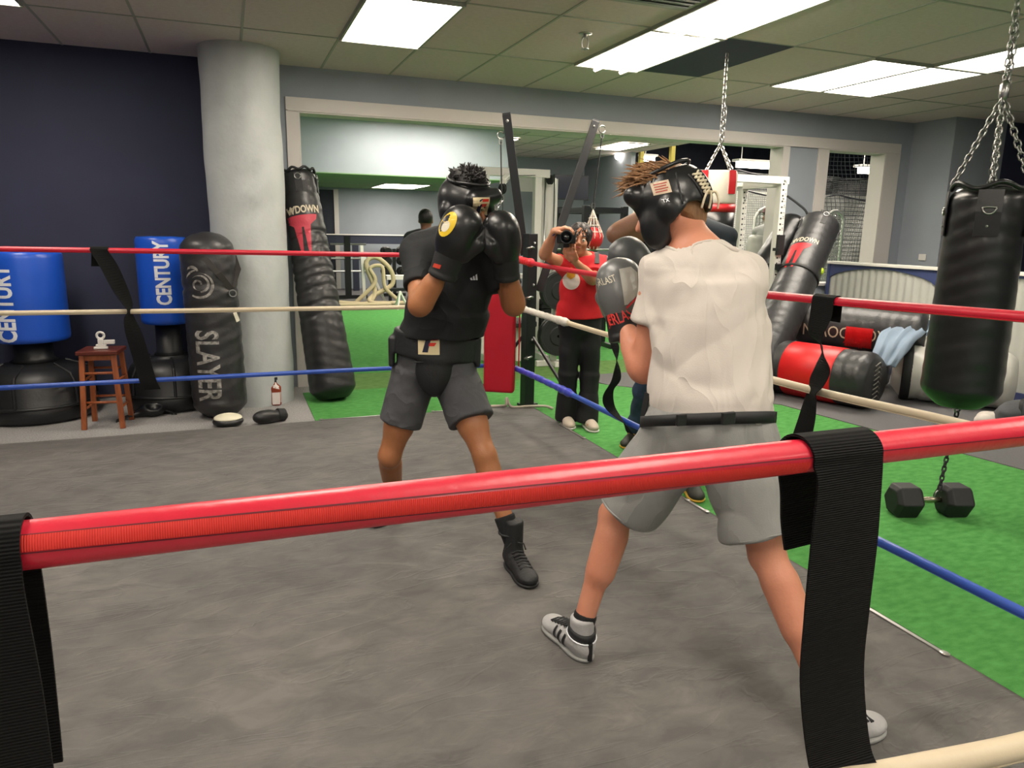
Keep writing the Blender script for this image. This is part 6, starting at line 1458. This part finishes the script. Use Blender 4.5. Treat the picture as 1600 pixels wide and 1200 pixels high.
# ================================================================ weights room equipment
def bar(q, a, b, w_=.05): 
    a = VV(a); b = VV(b); M = frame(a, b-a, (1, 0, 0) if abs((b-a).normalized().x) < .8 else (0, 0, 1)); q.box(-w_/2, w_/2, -w_/2, w_/2, 0, (b-a).length, M); return q
def plate(c, ax, r, par, name='plate', m=None, th=.04):
    return obj(name, MB().lathe([(.02, -th/2), (r*.45, -th/2), (r*.5, -th*.25), (r*.85, -th*.25), (r*.88, -th/2), (r, -th/2), (r, th/2), (r*.88, th/2), (r*.85, th*.25), (r*.5, th*.25), (r*.45, th/2), (.02, th/2)], frame(c, ax, (0, 0, 1)), 32).geo(), m or m_blackr, par, smooth=False)
# cable machine, white
t = empty('cable_machine', (3.05, 8.1, 0), 'white cable machine with pulleys and a weight stack behind the black ring post', 'exercise machine')
for x in (2.72, 3.36):
    obj('upright', bar(MB(), (x, 8.0, .006), (x, 8.0, 2.12), .085).geo(), m_white, t, bevel=.006)
    obj('base_beam', bar(MB(), (x, 7.62, .05), (x, 8.7, .05), .08).geo(), m_white, t, bevel=.006)
obj('top_beam', bar(MB(), (2.60, 8.0, 2.14), (3.50, 8.0, 2.14), .09).geo(), m_white, t, bevel=.006)
obj('front_boom', bar(MB(), (3.0, 8.0, 2.10), (2.75, 7.5, 2.0), .06).geo(), m_white, t, bevel=.006)
for i in range(5): obj('cross_bar', bar(MB(), (2.74, 7.98, .22+.19*i), (3.34, 7.98, .22+.19*i), .055).geo(), m_white, t, bevel=.006)
for i in range(10): obj('weight_plate', MB().box(3.42, 3.62, 7.92, 8.08, .16+.055*i, .205+.055*i).geo(), m_bplas, t)
obj('guide_rod', MB().tube([(3.46, 8, .1), (3.46, 8, 2.1)], .012, 8).tube([(3.58, 8, .1), (3.58, 8, 2.1)], .012, 8).geo(), m_steel, t, smooth=True)
obj('stack_shroud', MB().box(3.40, 3.66, 8.09, 8.12, .1, 2.1).geo(), m_white, t)
for p_ in ((2.75, 7.5, 1.93), (3.52, 8.0, 2.08), (3.04, 7.9, 2.06)): obj('pulley', MB().lathe([(.02, -.015), (.055, -.015), (.045, 0), (.055, .015), (.02, .015)], frame(p_, (1, .3, 0)), 20).geo(), m_blackr, t)
obj('cable', MB().tube([(2.75, 7.5, 1.93), (2.76, 7.5, 1.55)], .004, 5).tube([(2.75, 7.5, 1.97), (3.04, 7.9, 2.1), (3.52, 8, 2.13)], .004, 5).geo(), m_blackr, t)
obj('pull_bar', MB().tube(smooth_path([(2.5, 7.5, 1.44), (2.62, 7.5, 1.53), (2.76, 7.5, 1.55), (2.9, 7.5, 1.53), (3.02, 7.5, 1.44)], 5), .012, 8).geo(), m_steel, t, smooth=True)
obj('seat_pad', MB().box(2.85, 3.15, 7.4, 7.8, .45, .52).geo(), m_bplas, t, bevel=.02); obj('seat_post', bar(MB(), (3.0, 7.6, .05), (3.0, 7.6, .449), .06).geo(), m_white, t)
# plate tree
t = empty('plate_tree', (3.36, 7.42, 0), 'white weight tree holding round black plates between the ring post and the photographer', 'weight rack')
obj('post', bar(MB(), (3.36, 7.42, .006), (3.36, 7.42, 1.1), .06).geo(), m_white, t, bevel=.005)
for x in (3.15, 3.45, 3.85): pass
obj('foot', bar(MB(), (3.15, 7.42, .04), (3.6, 7.42, .04), .06).geo(), m_white, t, bevel=.005); obj('foot', bar(MB(), (3.36, 7.3, .035), (3.36, 7.55, .035), .055).geo(), m_white, t, bevel=.005)
for z, r in ((.86, .21), (.36, .22)):
    obj('peg', MB().tube([(3.36, 7.28, z), (3.36, 7.55, z)], .02, 10).geo(), m_steel, t, smooth=True)
    for k in range(2): plate((3.36, 7.36-.06*k, z-.0), (0, 1, 0), r, t)
# long barbell rack behind her
t = empty('barbell_stand', (4.2, 8.6, 0), 'low black stand with a steel bar behind the photographer', 'weight rack')
for x in (3.9, 4.6): obj('upright', bar(MB(), (x, 8.6, .006), (x, 8.6, 1.0), .07).geo(), m_black, t, bevel=.005); obj('foot', bar(MB(), (x, 8.3, .035), (x, 8.95, .035), .06).geo(), m_black, t)
obj('bar', MB().tube([(3.55, 8.6, 1.03), (4.95, 8.6, 1.03)], .016, 10).geo(), m_steel, t, smooth=True)
for x in (3.75, 4.78): plate((x, 8.6, 1.03), (1, 0, 0), .17, t)
# black squat rack
t = empty('squat_rack', (5.0, 9.6, 0), 'black squat rack standing beyond the photographer', 'exercise rack')
for x in (4.74, 5.36):
    for y in (9.5, 10.4): obj('upright', bar(MB(), (x, y, .006), (x, y, 1.86), .085).geo(), m_black, t, bevel=.004)
    obj('side_beam', bar(MB(), (x, 9.5, 1.80), (x, 10.4, 1.80), .07).geo(), m_black, t); obj('safety_arm', bar(MB(), (x, 9.48, .95), (x, 10.4, .95), .06).geo(), m_black, t)
obj('front_beam', bar(MB(), (4.74, 9.5, 1.80), (5.36, 9.5, 1.80), .08).geo(), m_black, t); obj('rear_beam', bar(MB(), (4.74, 10.4, 1.80), (5.36, 10.4, 1.80), .08).geo(), m_black, t)
obj('barbell', MB().tube([(4.2, 9.42, 1.25), (5.95, 9.42, 1.25)], .014, 8).geo(), m_steel, t, smooth=True)
for x in (4.35, 4.42, 5.7, 5.78): plate((x, 9.42, 1.25), (1, 0, 0), .2, t)
t = empty('weight_bench', (5.2, 8.7, 0), 'black weight bench with white frame beyond the elbow of the person in jeans', 'bench')
obj('pad', MB().box(4.9, 5.6, 8.5, 8.8, .42, .5).geo(), m_bplas, t, bevel=.02); obj('back_pad', MB().box(-.15, .15, -.04, .04, 0, .7, frame((5.6, 8.65, .5), (.5, 0, .9), (0, 1, 0))).geo(), m_bplas, t, bevel=.02)
for x in (5.0, 5.5): obj('leg', bar(MB(), (x, 8.65, .006), (x, 8.65, .42), .05).geo(), m_white, t); obj('foot', bar(MB(), (x, 8.45, .03), (x, 8.85, .03), .05).geo(), m_white, t)
# far left: weight tree, battle rope, bench, dumbbell tree
bx_, by_ = 2.36, 16.0
t = empty('plate_tree', (bx_, by_, 0), 'dark weight tree with short pegs far behind the tall leaning bag', 'weight rack')
obj('post', bar(MB(), (bx_, by_, 0), (bx_, by_, 1.32), .12).geo(), m_black, t)
for z in (1.15, .85, .58): obj('peg', MB().tube([(bx_-.35, by_, z), (bx_+.4, by_, z)], .022, 8).geo(), m_steel, t)
obj('base', bar(MB(), (bx_-.4, by_, .03), (bx_+.4, by_, .03), .08).geo(), m_black, t)
for x in (1.55, 1.68):
    obj('barbell', MB().tube([(x, 16.5, 0), (x+.03, 16.6, 1.35)], .025, 8).geo(), m_black, label='black barbell stood on end at the far wall, the '+('left' if x < 1.6 else 'right')+' one of two', cat='barbell')
rx, ry = 2.55, 14.6
t = empty('rope_stand', (rx, ry, 0), 'white A-frame stand with a thick pale battle rope draped over it', 'stand')
obj('mast', bar(MB(), (rx-.08, ry, 0), (rx-.12, ry, 1.16), .06).geo(), m_white, t); obj('mast', bar(MB(), (rx+.35, ry, 0), (rx-.08, ry, .95), .05).geo(), m_white, t)
q = [(rx-.95, ry-.3, .06), (rx-.8, ry-.35, .1), (rx-.4, ry-.3, .06), (rx-.05, ry-.25, .06), (rx+.1, ry-.12, .3), (rx-.05, ry-.08, .80), (rx+.15, ry-.08, .93), (rx+.42, ry-.1, .70), (rx+.45, ry-.1, .40), (rx+.05, ry-.15, .18), (rx+.0, ry-.3, .07), (rx+.5, ry-.4, .06), (rx+.9, ry-.35, .06), (rx+1.1, ry-.35, .06)]
obj('battle_rope', MB().tube(smooth_path(q, 8), .045, 8).geo(), m_rope, smooth=True, label='thick cream battle rope hanging in loops over the white stand and trailing on the floor', cat='rope')
q = [(rx-.3, ry-.2, .06), (rx+.1, ry-.16, .45), (rx+.02, ry-.12, .72), (rx+.25, ry-.14, .75), (rx+.3, ry-.16, .35), (rx+.55, ry-.2, .07), (rx+.2, ry-.45, .05), (rx-.7, ry-.5, .05)]
obj('battle_rope', MB().tube(smooth_path(q, 8), .04, 8).geo(), m_rope, smooth=True, label='second pale battle rope coiled beneath the first at the white stand', cat='rope')
t = empty('weight_bench', (3.4, 15.2, 0), 'long low white-topped bench on a dark frame against the far railing', 'bench')
obj('top', MB().box(3.0, 4.0, 15.0, 15.35, .46, .54).geo(), m_white, t)
for x in (3.1, 3.55, 3.9): obj('leg', bar(MB(), (x, 15.2, 0), (x, 15.2, .46), .06).geo(), m_black, t)
obj('shelf', MB().box(3.0, 4.0, 15.05, 15.3, .22, .27).geo(), m_black, t)
t = empty('dumbbell_tree', (3.45, 16.4, 0), 'dark dumbbell tree standing behind the low bench', 'weight rack')
obj('post', bar(MB(), (3.45, 16.4, 0), (3.45, 16.4, 1.05), .07).geo(), m_black, t); obj('base', bar(MB(), (3.2, 16.4, .03), (3.7, 16.4, .03), .07).geo(), m_black, t)
for z in (.55, .78, 1.0):
    for s_ in (-1, 1):
        d_ = obj('dumbbell', MB().tube([(3.45+s_*.18, 16.25, z), (3.45+s_*.18, 16.55, z)], .02, 6).geo(), m_steel, t); obj('dumbbell_head', MB().lathe([(.08, 0), (.1, .03), (.1, .08), (.08, .1)], frame((3.45+s_*.18, 16.18, z), (0, 1, 0)), 10).lathe([(.08, 0), (.1, .03), (.1, .08), (.08, .1)], frame((3.45+s_*.18, 16.5, z), (0, 1, 0)), 10).geo(), m_blackr, d_)
p_ = P(625, 455, y=13.6); t = empty('tripod', (p_.x, 13.6, .006), 'small white folding stand on the rubber floor left of the black shirt', 'stand')
for a in (0, 2.1, 4.2): obj('leg', MB().tube([(p_.x, 13.6, .34), (p_.x+.16*math.cos(a), 13.6+.16*math.sin(a), .0)], .02, 6).geo(), m_white, t)
p_ = P(826, 284, y=18.5); obj('notice_board', MB().box(p_.x-.32, p_.x+.32, 18.56, 18.599, p_.z-.25, p_.z+.25).geo(), m_white, label='pale board on the far wall behind the left tilted steel arm', cat='notice')
p_ = P(958, 242, y=16.4); obj('wall_lamp', MB().ball((9.12, 16.6, p_.z), .09, 12).geo(), m_glow, label='small round bright lamp in the far corner right of the red ball cord', cat='lamp')
# white power rack
t = empty('power_rack', (4.82, 6.5, .009), 'white steel power rack with numbered holes behind the white-shirted boxer', 'exercise rack')
rx0, rx1, ry0, ry1 = 4.36, 5.24, 6.12, 6.72
for x in (rx0, rx1):
    for y in (ry0, ry1):
        u_ = obj('upright', bar(MB(), (x, y, .01), (x, y, 2.05), .075).geo(), m_white, t, bevel=.004)
        q = MB(); q2 = MB()
        for k in range(34):
            z = .15+k*.056; q.lathe([(.010, 0), (.010, .003)], frame((x-.012, y-.0385, z), (0, -1, 0)), 8)
            q2.box(x+.008, x+.03, y-.0395, y-.0378, z-.003, z+.003)
            if k % 2: q2.box(x+.014, x+.024, y-.0395, y-.0378, z+.01, z+.026)
        me = u_.data; n0 = len(me.polygons); bm = bmesh.new(); bm.from_mesh(me)
        me.materials.append(m_blackr); me.materials.append(mat('mark_grey', '77787a')); bs_ = VV(wloc(u_))
        for k_, qq in ((1, q), (2, q2)):
            vs = [bm.verts.new(v-bs_) for v in qq.V]
            for f in qq.F: bm.faces.new([vs[i] for i in f]).material_index = k_
        bm.to_mesh(me); bm.free()
    obj('base_beam', bar(MB(), (x, ry0-.1, .05), (x, ry1+.1, .05), .075).geo(), m_white, t); obj('top_side_beam', bar(MB(), (x, ry0, 2.01), (x, ry1, 2.01), .07).geo(), m_white, t)
    obj('hook', MB().box(x-.042, x+.042, ry0-.065, ry0-.039, 1.30, 1.50).box(x-.08, x-.042, ry0-.12, ry0-.04, 1.34, 1.37).geo(), m_blackr, t)
    obj('safety_arm', bar(MB(), (x, ry0-.08, 1.18), (x, ry1, 1.18), .06).geo(), m_black, t)
for y in (ry0, ry1): obj('cross_beam', bar(MB(), (rx0-.06, y, 2.035), (rx1+.06, y, 2.035), .07).geo(), m_white, t, bevel=.004)
for y in (ry0, ry1):
    for x in (rx0, rx1): obj('bolt', MB().ball((x, y-.042, 2.035), .014, 8).ball((x, y-.042, 1.86), .012, 8).geo(), m_steel, t)

# ================================================================ on and round the pile
m_cloth = mat('blue_grey_cloth', '7c8c9e', .9, bump=.1, bs=160)
m_cloth2 = m_cloth
def drape(path, widths, side, th, seed, nj=16, amp=.014):
    """a crumpled piece of cloth laid along a path"""
    path = smooth_path(path, 7); n = len(path); side = VV(side).normalized(); rs = random.Random(seed); ph = [rs.random()*6 for _ in range(4)]; T = []; Bq = []
    for i, p in enumerate(path):
        w_ = np.interp(i/(n-1), np.linspace(0, 1, len(widths)), widths); t = (path[min(i+1, n-1)]-path[max(i-1, 0)]).normalized(); nn = side.cross(t).normalized()
        if nn.z < 0: nn = -nn
        for j in range(nj+1):
            s = j/nj-.5; f = amp*(math.sin(j*1.25+ph[0]+i*.12)+.6*math.sin(j*2.3+ph[1]-i*.2)+.5*math.sin(i*.8+ph[2]+j*.3))
            q = p+side*(s*w_+.01*math.sin(i*.5+ph[3]))+nn*(f+.02)-VV((0, 0, abs(s)**2*.12*w_))
            T.append(q); Bq.append(q-nn*th)
    V = T+Bq; o = len(T); m = nj+1; F = []
    for i in range(n-1):
        for j in range(nj):
            a = i*m+j; F += [(a, a+1, a+m+1, a+m), (o+a, o+a+m, o+a+m+1, o+a+1)]
    ed = [i for i in range(nj+1)]; 
    for j in range(nj): F += [(j, o+j, o+j+1, j+1), ((n-1)*m+j, (n-1)*m+j+1, o+(n-1)*m+j+1, o+(n-1)*m+j)]
    for i in range(n-1): F += [(i*m, (i+1)*m, o+(i+1)*m, o+i*m), (i*m+nj, o+i*m+nj, o+(i+1)*m+nj, (i+1)*m+nj)]
    return V, F
ux = VV((.80, -.60, 0)).normalized()
t = empty('folded_shorts', P(1405, 540, y=4.95), 'crumpled blue-grey cloth shorts thrown over the pile of bags', 'clothing')
obj('cloth', drape([P(1446, 506, y=5.25), P(1430, 508, y=5.12), P(1410, 522, y=4.95), P(1390, 545, y=4.80), P(1380, 572, y=4.74)], (.22, .30, .34, .28, .22), ux, .010, 3), m_cloth, t, smooth=True)
obj('rolled_edge', drape([P(1418, 500, y=5.1), P(1436, 504, y=5.02), P(1452, 512, y=4.98), P(1448, 524, y=4.9)], (.10, .14, .12, .08), (.3, -.5, .8), .012, 5, 8, .010), m_cloth, t, smooth=True)
# small clutter behind the big bag
c = P(1545, 655, y=3.95); c.z = .06
S = SDF(); S.ell((c.x, c.y, .07), (.13, .08, .06)); S.ell((c.x+.1, c.y+.02, .06), (.09, .07, .05)); S.disp(folds(65, .006, 40)); S.half((0, 0, .011), (0, 0, -1), c, 1)
obj('towel', S.mesh(.01), mat('white_towel', 'c4bdb6', .9), smooth=True, label='crumpled white towel on the rubber floor under the big bag', cat='towel')
c = P(1578, 656, y=3.85); t = empty('gym_bag', (c.x+.1, c.y, .009), 'dark grey gym bag with straps on the rubber floor at the right edge', 'bag')
S = SDF(); S.ell((c.x+.1, c.y, .12), (.24, .13, .11)); S.disp(folds(66, .008, 30)); S.half((0, 0, .011), (0, 0, -1), c, 1); bg = obj('bag_body', S.mesh(.012), mat('grey_canvas', '4a4b4f', .85, bump=.3, bs=60), t, smooth=True)
for dx in (-.05, .15): obj('handle', MB().strap(smooth_path([(c.x+dx, c.y-.11, .12), (c.x+dx+.03, c.y-.08, .24), (c.x+dx+.09, c.y-.08, .25), (c.x+dx+.13, c.y-.11, .12)], 6), [(0, 1, .4)]*19, .03, .005).geo(), m_blackr, bg)
c = VV((5.55, 6.55, .009)); t = empty('punching_bag', c, 'tan old bag end standing against the fence above the pile', 'punching bag')
p_ = P(1335, 498, y=6.5); Mb = frame((p_.x+.12, 6.5, .012), (-.05, .02, 1), (1, 0, 0))
obj('bag_body', place(bagbody(.13, .11, p_.z+.12, 71, .005, 28, 40), Mb), mat('tan_pad', 'a3826c', .7, var=.2, vs=10), t, smooth=True)
p_ = surf(b1, 1284, 424)[0]; obj('tag', MB().ball(p_, .022, 10, (1, 1, 1.6)).geo(), mat('lime', 'b4d427', .5), b1, label='small lime-green tag')
